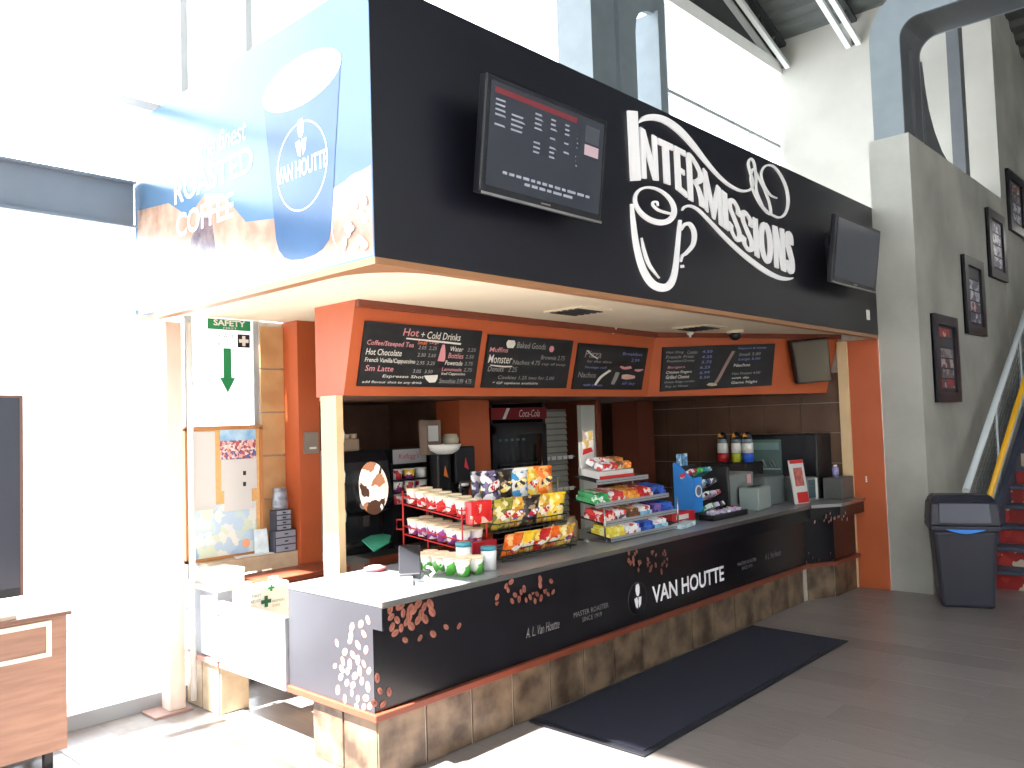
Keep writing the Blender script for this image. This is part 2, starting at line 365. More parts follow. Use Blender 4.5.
for x in (6.6, 8.0):
    b = NB(); bar(b, (x, -9, roofz(x)-.10), (x, 2.0, roofz(x)-.10), .16, .2)
    tag(obj('roof_purlin', b, M_dark), 'dark purlin under the roof deck, %s the far wall' % ('nearer' if x > 7 else 'further from'), 'beam')
for (x0, y0, x1, y1, lb) in ((5.6, 2.0, 8.2, .85, 'thin white roof brace rod nearest the clerestory'), (7.6, .9, 8.8, -.7, 'thin white roof brace rod towards the knee frame')):
    b = NB(); bar(b, (x0, y0, roofz(x0)-.5), (x1, y1, roofz(x1)-.5), .035)
    tag(obj('brace_rod', b, M_joist), lb, 'brace')

# ------------------------------------------------------------------ kiosk shell
FX0, FX1, FY, FZ0, FZ1 = -.28, 5.80, -.44, 2.43, 3.67
CZ = 2.47
fas = thing('kiosk_fascia', 'black wrapped kiosk fascia with a coffee poster round its left end', 'fascia', (2.7, .8, FZ0))
b = NB(); box(b, FX0, FX1, FY, FY+.08, FZ0, FZ1); obj('front_panel', b, M_black, fas)
M_pos = mat('poster_vinyl', S(96, 128, 160), .2, var=.08, scale=1.5, spec=.4)
b = NB(); box(b, FX0-.001, FX0+.08, FY+.002, 1.97, FZ0, FZ1-.002); pos = obj('poster_panel', b, M_pos, fas)
b = NB(); box(b, FX0+.02, FX1, FY+.05, 1.95, FZ1-.06, FZ1-.02); obj('top_cover', b, M_black, fas)
# the underside lip with a rounded corner
b = NB(); out = [(FX0, 1.95), (FX0, FY), (FX1, FY), (FX1, FY+.06), ]
r = .34; c0 = (FX0+.06+r, FY+.05+r)
arc = [(c0[0]+r*math.cos(a), c0[1]+r*math.sin(a)) for a in [math.pi*1.5-math.pi/2*k/8 for k in range(9)]]
prism(b, [(x, y, FZ0-.03) for x, y in out+arc+[(FX0+.06, 1.95)]], (0, 0, .03)); obj('bottom_lip', b, mat('lip_brown', S(150, 108, 74), .45), fas)
# poster print (flat graphics on the left end)
def PL(u, v, lift=.003): return at(u, v, 'X', FX0-lift)
def poly(name, pts, m, par, mapf, off):
    b = NB(); prism(b, [mapf(*p) for p in pts], off); return obj(name, b, m, par)
def ell(cx, cy, rx, ry, rot=0, n=28):
    return [(cx+rx*math.cos(t)*math.cos(rot)-ry*math.sin(t)*math.sin(rot), cy+rx*math.cos(t)*math.sin(rot)+ry*math.sin(t)*math.cos(rot)) for t in [2*math.pi*k/n for k in range(n)]]
def Q(y, z, l=.003): return Vector((FX0-.0012-l*.3, y, z))
burl = mat('burlap_print', S(206, 172, 150), .22, col2=S(176, 138, 116), scale=9, spec=.8)
b = NB(); prism(b, [Q(y, z, .001) for y, z in [(FY+.01, 2.44), (FY+.01, 2.83), (-.1, 2.78), (.3, 2.74), (.62, 2.78), (.86, 2.98), (1.05, 3.02), (1.25, 2.93), (1.5, 3.06), (1.93, 3.10), (1.93, 2.44)]], (-.0003, 0, 0)); obj('burlap_print', b, burl, pos)
b = NB(); prism(b, [Q(y, z, .003) for y, z in [(1.25, 2.5), (1.22, 2.8), (1.12, 2.9), (.98, 2.87), (.92, 2.6), (1.0, 2.45), (1.2, 2.44)]], (-.0003, 0, 0)); obj('bean_heap_print', b, mat('bean_heap', S(92, 78, 90), .2, col2=S(140, 118, 118), scale=20, spec=.8), pos)
cupm = mat('cup_print', S(74, 106, 146), .2, var=.15, scale=2, spec=.4)
b = NB(); prism(b, [Q(y, z, .005) for y, z in [(.43, 3.36), (.38, 3.0), (.335, 2.64), (.31, 2.58), (.26, 2.535), (.20, 2.515), (.10, 2.505), (0, 2.51), (-.06, 2.525), (-.11, 2.56), (-.133, 2.62), (-.18, 3.0), (-.23, 3.36)]], (-.0003, 0, 0)); obj('cup_print', b, cupm, pos)
def Pe(y, z, ry, rz, l, n=32, rot=0): return [Q(y+ry*math.cos(t)*math.cos(rot)-rz*math.sin(t)*math.sin(rot), z+ry*math.cos(t)*math.sin(rot)+rz*math.sin(t)*math.cos(rot), l) for t in [2*math.pi*k/n for k in range(n)]]
M_pw = mat('poster_white', S(240, 244, 248), .25); M_pb = mat('poster_pale', S(150, 140, 128), .25)
b = NB(); prism(b, Pe(.10, 3.36, .335, .12, .0065), (-.0003, 0, 0)); obj('cup_rim_print', b, M_pw, pos)
b = NB(); prism(b, Pe(.12, 3.35, .24, .07, .0080), (-.0003, 0, 0)); obj('coffee_print', b, M_pb, pos)
def ringp(y, z, ry, rz, l, w):
    b = NB(); a = Pe(y, z, ry, rz, l, 40); c = Pe(y, z, ry-w, rz-w, l, 40)
    va = [b.verts.new(p) for p in a]; vc = [b.verts.new(p) for p in c]
    for k in range(40): b.faces.new((va[k], va[(k+1) % 40], vc[(k+1) % 40], vc[k]))
    return b
obj('emblem_ring_print', ringp(.10, 2.95, .215, .215, .0075, .008), M_pw, pos)
b = NB(); A1 = [(-.33+.20*math.cos(t), 2.62+.20*math.sin(t)) for t in [R(-56+k*9) for k in range(20)] if -.33+.20*math.cos(t) > -.43]
for p, q in zip(A1, A1[1:]):
    if abs(p[0]-q[0])+abs(p[1]-q[1]) < .1: face(b, [Q(p[0], p[1], .005), Q(q[0], q[1], .005), Q(-.33+(q[0]+.33)*.96, 2.62+(q[1]-2.62)*.96, .005), Q(-.33+(p[0]+.33)*.96, 2.62+(p[1]-2.62)*.96, .005)])
obj('emblem_arc_print', b, M_pw, pos)
text('lettering', 'VAN HOUTTE', Q(.31, 2.90, .006), -Y, Z, -X, M_pw, pos, lift=.0005, width=.42, height=.085, bold=.02)
text('lettering', 'the finest', Q(1.10, 3.21, .004), -Y, Z, -X, M_pw, pos, lift=.0005, width=.50, height=.12, shear=.2)
text('lettering', 'ROASTED', Q(1.42, 3.03, .004), -Y, Z, -X, M_pw, pos, lift=.0005, width=.88, height=.14, bold=.02)
text('lettering', 'COFFEE', Q(1.40, 2.83, .005), -Y, Z, -X, M_pw, pos, lift=.0005, width=.66, height=.14, bold=.02)
def portrait(mapf, s, off, par, m):
    for pts in ([(-.10, .55), (.10, .58), (.16, .40), (.13, .15), (.02, .02), (-.10, .10), (-.16, .35)], [(-.28, -.05), (-.06, .0), (.02, -.2), (-.04, -.5), (-.16, -.42)], [(.06, -.02), (.28, -.02), (.22, -.35), (.08, -.48), (.05, -.2)]):
        b = NB(); prism(b, [mapf(x*s, y*s) for x, y in pts], off); obj('portrait_print', b, m, par)
portrait(lambda x, y: Q(.10-x, 3.08+y, .008), .17, (-.0003, 0, 0), pos, M_pw)
b = NB()
for k in range(14):
    y0, z0 = random.uniform(-.39, -.2), random.uniform(2.48, 2.72); prism(b, Pe(y0, z0, .03, .018, .0065+k*.002, 8, random.uniform(0, 3)), (-.0003, 0, 0))
obj('cream_splash_print', b, M_pw, pos)

# ceiling of the kiosk
b = NB(); box(b, FX0+.02, 5.8, FY+.05, 1.97, CZ, CZ+.05); box(b, .98, 5.8, 1.97, 2.8, CZ, CZ+.05); struct(obj('ceiling_kiosk', b, M_cream))
def vent(px, lab):
    c = at(*px, 'Z', CZ); t = thing('ceiling_vent', lab, 'vent', (c.x, c.y, CZ-.02)); s = .17
    b = NB(); box(b, c.x-s, c.x+s, c.y-s, c.y+s, CZ-.012, CZ-.001); obj('frame', b, M_cream, t)
    for k in range(5):
        b = NB(); y = c.y-s+.06+k*.055; box(b, c.x-s+.03, c.x+s-.03, y, y+.03, CZ-.018, CZ-.012); obj('slat', b, M_dark, t)
vent((578, 310), 'square ceiling vent over the front of the counter, near the middle'); vent((700, 327), 'square ceiling vent beside the camera dome')
c = at(735, 330, 'Z', CZ); t = thing('camera_dome', 'dark security camera dome under the cream kiosk ceiling', 'security camera', (c.x, c.y, CZ-.1))
b = NB(); lathe(b, [(.075, 0), (.075, -.025), (.06, -.03)], (c.x, c.y, CZ), 18); obj('collar', b, M_cream, t)
b = NB(); lathe(b, [(.058, -.03), (.055, -.055), (.04, -.08), (.015, -.092), (.003, -.094)], (c.x, c.y, CZ), 18); obj('dome', b, mat('dome_smoke', S(40, 40, 42), .08), t)
for px, lb in (((613, 328), 'small white ceiling sensor in front of the third chalkboard'), ((690, 332), 'small white square emergency fitting beside the angled chalkboard')):
    c = at(*px, 'Z', CZ); b = NB(); lathe(b, [(.035, 0), (.03, -.02), (.012, -.03), (.01, -.05)], (c.x, c.y, CZ-.0005), 12); tag(obj('ceiling_sensor', b, M_white), lb, 'sensor')

# menu bulkhead: canted face
BZ = 1.90; T0 = .79; T1 = .93
A = Vector((.53, T0, CZ)); Cn = Vector((3.86, .84, CZ)); E = Vector((5.75, -.07, CZ))
d45 = (E-Cn).normalized(); n45 = Vector((d45.y, -d45.x, 0)).normalized()
if n45.y > 0: n45 = -n45
def low(p, n, back=.14): return Vector((p.x, p.y, BZ))-n*back
nF = -Y; A_ = low(A, nF); 
_p = Vector((A_.x, A_.y)); _q = Vector((Cn.x, Cn.y+.14)); _d = _q-_p; e0 = low(E, n45); _e = Vector((e0.x, e0.y)); _dd = Vector((d45.x, d45.y))
_den = _d.x*_dd.y-_d.y*_dd.x; _t = ((_e.x-_p.x)*_dd.y-(_e.y-_p.y)*_dd.x)/_den
C_ = Vector((_p.x+_d.x*_t, _p.y+_d.y*_t, BZ)); E_ = e0+d45*((5.75-e0.x)/d45.x)
b = NB(); prism(b, [A, Cn, C_, A_], (0, .05, 0)); wallm = struct(obj('wall_menu', b, M_orange))
b = NB(); prism(b, [Cn, E, E_, C_], -n45*.05); struct(obj('wall_menu_angled', b, M_orange))
b = NB(); prism(b, [A-X*.004, A_-X*.004, (A_.x-.004, 1.22, BZ), (A.x-.004, 1.22, CZ)], (.05, 0, 0)); struct(obj('wall_menu_return', b, M_orange))
b = NB(); prism(b, [(.60, .985, BZ), (3.92, 1.04, BZ), (5.74, .12, BZ), (5.74, 2.7, BZ), (1.04, 2.7, BZ), (1.04, 1.75, BZ), (.60, 1.12, BZ)], (0, 0, .25)); struct(obj('ceiling_inner', b, M_dwall))
b = NB(); bar(b, A+Vector((0, -.01, -.02)), Cn+Vector((0, -.01, -.02)), .03, .05); bar(b, Cn+Vector((0, -.01, -.02)), E+Vector((0, -.01, -.02)), .03, .05); struct(obj('trim_2', b, M_orange_d))

fn = (A_-A).cross(Cn-A).normalized()
if fn.y > 0: fn = -fn
an = (C_-Cn).cross(E-Cn).normalized()
if an.y > 0: an = -an
def board(corners, p0, n, label, lines, art, tilt=0):
    tl, tr, br, bl = [hit(u, v, p0+n*.014, n) for u, v in corners]
    Ux = ((tr-tl)+(br-bl)).normalized(); Vy = n.cross(Ux).normalized()
    if Vy.z < 0: Vy = -Vy
    cc = (tl+tr+br+bl)/4; W = ((tr-tl).length+(br-bl).length)/2; H = abs((tl-bl).dot(Vy)+(tr-br).dot(Vy))/2
    o = cc-Ux*W/2-Vy*H/2
    t = thing('chalkboard', label, 'chalkboard', tuple(o))
    b = NB(); prism(b, [o, o+Ux*W, o+Ux*W+Vy*H, o+Vy*H], -n*.012); obj('panel', b, M_chalk, t)
    for (s, x, y, w_, h_, m_) in lines:
        text('chalk_line', s, o+Ux*(W*x)+Vy*(H*y), Ux, Vy, n, m_, t, width=W*w_, height=H*h_, lift=.0015, shear=.15, res=2, bold=.006)
    def mp(x, y): return o+Ux*(W*x)+Vy*(H*y)+n*.001
    for nm, pts, m_ in art:
        b = NB(); ribbon(b, [(x, y, w_) for x, y, w_ in pts], mp, n, .001, 4); obj(nm, b, m_, t)
    return t
L = .075
board([(366, 320), (483, 332), (474, 387), (357, 387)], A, fn, 'first chalkboard from the left, headed Hot + Cold Drinks', [
    ('Hot', .30, .82, .13, .12, M_chp), ('+ Cold Drinks', .45, .80, .35, .12, M_chw),
    ('Coffee/Steeped Tea', .03, .62, .37, .10, M_chp), ('Hot Chocolate', .03, .49, .28, .10, M_chw), ('French Vanilla/Cappuccino', .03, .36, .40, .09, M_chw), ('Sm Latte', .04, .24, .22, .09, M_chp),
    ('Espresso Shot', .18, .13, .34, .06, M_chw), ('add flavour shot to any drink', .03, .04, .48, .05, M_chw),
    ('Small', .43, .70, .08, .06, M_cho), ('Large', .53, .71, .08, .06, M_chp),
    ('2.05', .44, .62, .07, .06, M_chg), ('2.25', .53, .62, .07, .06, M_chg), ('2.30', .44, .50, .07, .06, M_chg), ('2.60', .53, .50, .07, .06, M_chg), ('2.95', .44, .37, .07, .06, M_chg), ('3.25', .53, .37, .07, .06, M_chg), ('3.05', .42, .23, .07, .06, M_chg), ('3.50', .52, .23, .07, .06, M_chg),
    ('Water', .72, .62, .12, .08, M_chw), ('2.25', .88, .63, .08, .06, M_chg), ('Bottles', .71, .50, .14, .09, M_chp), ('2.50', .87, .51, .08, .06, M_chg), ('Powerade', .69, .38, .16, .08, M_chw), ('2.75', .87, .39, .08, .06, M_chg),
    ('Lemonade', .67, .28, .18, .06, M_chp), ('2.75', .87, .28, .08, .06, M_chg), ('Iced Cappuccino', .67, .20, .22, .06, M_chw), ('Smoothies 3.99  4.75', .66, .07, .30, .08, M_chg)],
    [('underline', [(.33, .78, .02), (.6, .765, .03), (.81, .75, .03)], M_chw), ('bottle_drawing', [(.655, .72, .02), (.655, .64, .04), (.655, .5, .06), (.65, .44, .06)], M_chp), ('cup_drawing', [(.58, .20, .12), (.59, .14, .10), (.60, .08, .05)], M_chw)])
board([(489, 334), (573, 341), (567, 388), (481, 388)], A, fn, 'second chalkboard from the left, with the word Monster underlined', [
    ('Baked Goods', .32, .78, .34, .12, M_chg), ('Muffins', .03, .68, .20, .09, M_chp), ('Monster', .03, .47, .26, .16, M_chw), ('Nachos 4.75', .30, .46, .32, .09, M_chg), ('Brownie 2.75', .62, .58, .30, .09, M_chg), ('cup of soup', .64, .45, .30, .07, M_chg),
    ('Donuts   2.25', .04, .31, .32, .10, M_chg), ('Cookies 1.25 two for 2.00', .16, .17, .66, .07, M_chg), ('* GF options available', .11, .06, .52, .06, M_chw)],
    [('underline', [(.06, .43, .02), (.2, .41, .03), (.3, .42, .02)], M_chw), ('flower_drawing', [(.25, .92, .07), (.25, .85, .10), (.25, .77, .06)], M_chw), ('flower_drawing', [(.735, .86, .03), (.735, .80, .06), (.735, .74, .03)], M_chp)])
board([(578, 343), (648, 348), (642, 390), (573, 389)], A, fn, 'third chalkboard from the left, with white and pink food drawings', [
    ('Pizza', .10, .70, .22, .16, M_chg), ('by the slice', .14, .58, .34, .07, M_chg), ('Sausage roll', .12, .45, .30, .07, M_chb), ('Nachos', .05, .26, .24, .12, M_chg), ('with cheese', .14, .07, .26, .06, M_chb), ('Breakfast', .62, .80, .30, .07, M_chb), ('2.99', .76, .66, .13, .07, M_chb), ('all day', .68, .10, .2, .08, M_chb)],
    [('straw_drawing', [(.30, .10, .03), (.36, .28, .04), (.48, .44, .04)], M_chw), ('straw_drawing', [(.54, .12, .05), (.57, .26, .06), (.59, .40, .06)], M_chg), ('sandwich_drawing', [(.62, .54, .04), (.68, .50, .06), (.78, .53, .06)], M_chp), ('sandwich_drawing', [(.66, .30, .08), (.74, .30, .12), (.86, .30, .06)], mat('peach_chalk', S(220, 180, 165), .9)), ('tail_drawing', [(.84, .47, .03), (.90, .46, .06), (.97, .49, .02)], M_chp), ('swirl_drawing', [(.12, .85, .015), (.2, .75, .02), (.28, .68, .02)], M_chw)])
board([(662, 348), (775, 343), (772, 386), (661, 391)], Cn, an, 'wide fourth chalkboard on the angled wall, with a hockey stick drawing', [
    ('Hot Dog', .03, .84, .15, .07, M_chg), ('Combo', .21, .83, .09, .08, M_chg), ('French Fries', .03, .74, .24, .07, M_chg), ('Poutine/Gravy', .04, .64, .24, .07, M_chg), ('Burgers', .05, .50, .15, .07, M_chp), ('Chicken Fingers', .04, .38, .22, .08, M_chw), ('Grilled Cheese', .04, .28, .20, .08, M_chw), ('Onion Rings combo', .03, .17, .26, .06, M_chg), ('Pop or Water', .04, .07, .2, .06, M_chg),
    ('4.50', .34, .84, .09, .06, M_chb), ('4.25', .34, .72, .09, .06, M_chb), ('5.75', .34, .60, .09, .06, M_chb), ('6.25', .33, .48, .09, .06, M_chb), ('6.99', .33, .36, .09, .06, M_chb), ('5.50', .33, .25, .09, .06, M_chb),
    ('Popcorn & Candy', .66, .88, .26, .06, M_chb), ('Small 3.00', .67, .74, .2, .07, M_chg), ('Large 5.00', .67, .62, .2, .07, M_chb), ('Nachos', .63, .49, .15, .07, M_chw), ('Hot Pretzel 4.00', .62, .30, .26, .06, M_chg), ('with dip', .62, .19, .16, .06, M_chw), ('Game Night', .62, .07, .24, .08, M_chw)],
    [('stick_drawing', [(.62, .86, .03), (.56, .55, .03), (.50, .22, .03), (.47, .11, .03)], mat('stick_chalk', S(150, 128, 118), .9)), ('stick_blade_drawing', [(.49, .10, .05), (.45, .10, .07), (.41, .12, .05)], mat('blade_chalk', S(200, 190, 160), .9))])

# small tilted monitor on the angled wall
cs = [hit(u, v, Cn+an*.10, an) for u, v in ((791, 342), (828, 338), (832, 381), (798, 384))]
mo = thing('small_monitor', 'small square silver monitor tilted on the angled orange wall', 'monitor', tuple(cs[3]))
b = NB(); prism(b, cs, -an*.05); obj('housing', b, M_bplastic, mo)
cc = sum(cs, Vector())/4; b = NB(); prism(b, [cc+(p-cc)*.93+an*.002 for p in cs], an*.002); obj('screen', b, mat('monitor_screen', S(140, 134, 120), .12, metal=.6), mo)
b = NB(); bar(b, cc-an*.02, cc-an*.12, .05); obj('bracket', b, M_bplastic, mo)

# pilaster, tile pier, jambs, side walls
xA = at(299, 440, 'Y', 1.80).x; xB = at(320, 440, 'Y', 1.80).x; yA = at(284, 440, 'X', xA).y; xT = at(262, 440, 'Y', 1.975).x
b = NB(); box(b, xA, xB, 1.80, yA, 0, CZ); pil = struct(obj('wall_pilaster', b, M_orange))
b = NB(); box(b, xT, xA+.05, yA, yA+.12, 0, CZ); pier = struct(obj('wall_pier', b, M_grout))
M_ptile = mat('tan_wall_tile', S(206, 168, 120), .4, col2=S(186, 146, 100), scale=6, bump=.1)
for k in range(8):
    b = NB(); box(b, xT, xA+.03, yA-.012, yA, .005+k*.305, .30+k*.305); obj('wall_tile', b, M_ptile, pier, bevel=.003)
b = NB(); box(b, .98, 1.03, yA+.12, 2.75, 0, CZ); struct(obj('wall_alcove_left', b, M_dwall))
b = NB(); box(b, .98, 5.8, 2.72, 2.8, 0, CZ); struct(obj('wall_kiosk_back', b, M_dwall))
b = NB(); box(b, .475, .525, .94, 1.10, .0, BZ); struct(obj('trim_3', b, M_beige))
b = NB(); box(b, 5.765, 5.85, -.36, 2.72, 0, CZ); sw = struct(obj('wall_kiosk_side', b, M_grout))
for i in range(7):
    for k in range(7):
        y0 = -.04+i*.40; b = NB(); box(b, 5.755, 5.766, y0+.003, min(y0+.397, 2.70), .003+k*.30, .297+k*.30); obj('wall_tile', b, M_dwall, sw)
b = NB(); box(b, 5.74, 5.766, -.44, -.15, 0, FZ0-.032); obj('end_panel', b, M_orange, sw, bevel=.004)
b = NB(); box(b, 5.72, 5.766, -.15, -.05, 0, FZ0-.032); obj('jamb', b, M_beige, sw, bevel=.004)
b = NB()
for k in range(3): box(b, 5.735, 5.741, -.275, -.262, 1.02+k*.02, 1.035+k*.02)
obj('wall_plate', b, M_white, sw)
b = NB(); c = at(311, 442, 'Y', 1.795); box(b, c.x-.06, c.x+.055, 1.785, 1.799, c.z-.08, c.z+.07); t = tag(obj('switch_plate', b, mat('grey_plate', S(150, 140, 130), .4, metal=.4)), 'grey metal switch plate on the orange pilaster', 'switch'); 
b = NB(); box(b, c.x-.02, c.x+.035, 1.78, 1.785, c.z-.05, c.z-.035); obj('switch_slot', b, M_white, t)

# ------------------------------------------------------------------ dimensional sign on the fascia
SY = FY-.042
def SG(cx, cy, y=SY+.04): return at(620+cx/3.842, 100+cy/3.842, 'Y', y)
sg = thing('dimensional_sign', 'raised white INTERMISSIONS lettering with a coffee cup and swirls on the black fascia', 'sign', (2.6, FY, 2.5))
def lerp_curve(c, x):
    if x <= c[0][0]: (x0, y0), (x1, y1) = c[0], c[1]
    elif x >= c[-1][0]: (x0, y0), (x1, y1) = c[-2], c[-1]
    else:
        for (x0, y0), (x1, y1) in zip(c, c[1:]):
            if x0 <= x <= x1: break
    return y0+(y1-y0)*(x-x0)/(x1-x0)
TC = [(75, 106), (110, 128), (140, 146), (205, 176), (255, 202), (318, 264), (350, 305), (385, 345), (440, 388), (490, 438), (515, 455), (560, 472), (605, 490), (645, 504), (662, 512)]
BC = [(75, 300), (145, 312), (190, 328), (230, 355), (262, 384), (318, 414), (355, 455), (390, 487), (412, 502), (440, 540), (485, 580), (520, 600), (560, 628), (605, 648), (645, 668), (662, 672)]
LT = .012
from mathutils.geometry import tessellate_polygon
def letter(ch, xl, xr):
    cxm = (xl+xr)/2; h = lerp_curve(BC, cxm)-lerp_curve(TC, cxm); wd = (xr-xl)/h; k = {'N': .10, 'M': .092, 'T': .14, 'E': .12, 'R': .105, 'S': .10, 'O': .105}.get(ch, .13)
    def mp(x, y):
        cx = xl+x/wd*(xr-xl)+8*(1-y); return SG(cx, lerp_curve(BC, cx)*(1-y)+lerp_curve(TC, cx)*y)
    def dens(pts):
        out = []
        for a, c in zip(pts, pts[1:]+pts[:1]): out += [(a[0]+(c[0]-a[0])*t/4, a[1]+(c[1]-a[1])*t/4) for t in range(4)]
        return out
    W = wd; b = NB(); P = None
    if ch == 'I': P = [(0, 0), (W, 0), (W, 1), (0, 1)]
    if ch == 'N': P = [(0, 0), (k*.9, 0), (k*.9, .62), (W-k, 0), (W, 0), (W, 1), (W-k*.9, 1), (W-k*.9, .40), (k, 1), (0, 1)]
    if ch == 'T': P = [(W/2-k/2, 0), (W/2+k/2, 0), (W/2+k/2, 1-k), (W, 1-k), (W, 1), (0, 1), (0, 1-k), (W/2-k/2, 1-k)]
    if ch == 'E': P = [(0, 0), (W, 0), (W, k), (k, k), (k, .5-k*.45), (W*.85, .5-k*.45), (W*.85, .5+k*.45), (k, .5+k*.45), (k, 1-k), (W, 1-k), (W, 1), (0, 1)]
    if ch == 'M': P = [(0, 0), (k*.85, 0), (k*.85, .6), (W/2-.03, 0), (W/2+.03, 0), (W-k*.85, .6), (W-k*.85, 0), (W, 0), (W, 1), (W-k, 1), (W/2, .42), (k, 1), (0, 1)]
    if P:
        dp = dens(P); tv_ = [b.verts.new(mp(*p)) for p in dp]
        for tri in tessellate_polygon([[Vector((p[0], p[1], 0)) for p in dp]]):
            b.faces.new([tv_[q] for q in tri])
        g = bmesh.ops.extrude_face_region(b, geom=b.faces[:]); bmesh.ops.translate(b, vec=(0, -LT, 0), verts=[e for e in g['geom'] if isinstance(e, bmesh.types.BMVert)])
    else:
        h_ = k/2
        if ch == 'O': pts = [(W/2+(W/2-h_)*math.sin(t), .5+(.5-h_)*math.cos(t)*1.0, k) for t in [2*math.pi*q/16 for q in range(17)]]
        if ch == 'S': pts = [(W-h_, .70, k*.95), (W-h_, .86, k*.95), (W/2, 1-h_, k), (h_, .86, k), (h_, .70, k), (W/2, .52, k*1.1), (W-h_, .32, k), (W-h_, .14, k), (W/2, h_, k), (h_, .14, k*.95), (h_, .30, k*.95)]
        if ch == 'R': pts = [(h_, 0, k), (h_, .35, k), (h_, .70, k), (h_*1.05, .965, k), (W*.55, .94, k), (W-h_, .80, k), (W-h_, .66, k), (W*.55, .50, k*.9), (W*.42, .48, k*.6), (W*.66, .40, k*.8), (W-h_*1.1, .20, k), (W-h_*.9, 0, k)]
        ribbon(b, pts, mp, -Y, LT, 5)
    obj('letter', b, M_sign, sg)
b = NB(); q = [(25, 42), (62, 45), (75, 310), (38, 312)]; prism(b, [SG(*p) for p in q], (0, -LT, 0)); obj('letter', b, M_sign, sg)
for ch, a, c in (('N', 73, 136), ('T', 142, 198), ('E', 204, 246), ('R', 252, 312), ('M', 316, 382), ('I', 386, 406), ('S', 410, 456), ('S', 460, 504), ('I', 508, 524), ('O', 528, 578), ('N', 584, 626), ('S', 630, 660)): letter(ch, a, c)
def stroke(nm, pts, n=6):
    b = NB(); ribbon(b, pts, SG, -Y, .010, n); obj(nm, b, M_sign, sg)
stroke('upper_swoosh', [(68, 88, 6), (90, 72, 20), (130, 68, 24), (175, 82, 26), (225, 118, 26), (275, 172, 22), (325, 235, 16), (375, 292, 12), (420, 330, 11), (465, 350, 10), (500, 343, 8), (508, 315, 7), (498, 280, 7), (490, 245, 7), (500, 226, 7), (513, 245, 7), (520, 300, 7), (522, 350, 7), (545, 410, 8)])
stroke('loop', [(545, 410, 7), (575, 440, 8), (572, 400, 7), (555, 350, 7), (535, 310, 6), (510, 265, 6), (500, 300, 6), (510, 350, 6), (535, 400, 7), (565, 436, 8)])
stroke('loop', [(601, 378, 5), (575, 365, 6), (552, 330, 6), (540, 285, 6), (555, 255, 7), (585, 255, 8), (615, 290, 8), (638, 345, 9), (643, 400, 9), (630, 440, 8), (605, 452, 8), (575, 438, 7)])
stroke('lower_swoosh', [(236, 425, 5), (245, 412, 9), (268, 408, 10), (300, 425, 11), (345, 470, 12), (400, 528, 14), (455, 580, 16), (510, 625, 18), (560, 660, 18), (605, 682, 16), (640, 688, 12), (662, 684, 4)])
rim = [(130+83*math.cos(t)*math.cos(.62)-58*math.sin(t)*math.sin(.62), 404+83*math.cos(t)*math.sin(.62)+58*math.sin(t)*math.cos(.62), 15+6*math.sin(t+1)) for t in [2*math.pi*k/20 for k in range(21)]]
stroke('cup_rim', rim, 3)
stroke('swirl', [(212, 440, 5), (180, 435, 9), (145, 424, 9), (124, 405, 8), (126, 392, 7), (140, 394, 6), (143, 408, 5)])
stroke('cup_outline', [(42, 400, 10), (48, 470, 16), (60, 560, 20), (85, 650, 24), (120, 705, 28), (160, 722, 30), (190, 708, 26), (208, 660, 20), (218, 570, 15), (224, 500, 13), (228, 462, 10)])
stroke('cup_highlight', [(80, 530, 4), (90, 580, 10), (110, 635, 11), (148, 685, 4)])
stroke('cup_handle', [(232, 500, 8), (244, 480, 12), (266, 478, 14), (282, 510, 16), (278, 555, 15), (252, 588, 13), (236, 600, 10), (230, 622, 8)])
stroke('cup_drop', [(236, 634, 10), (237, 645, 12)])

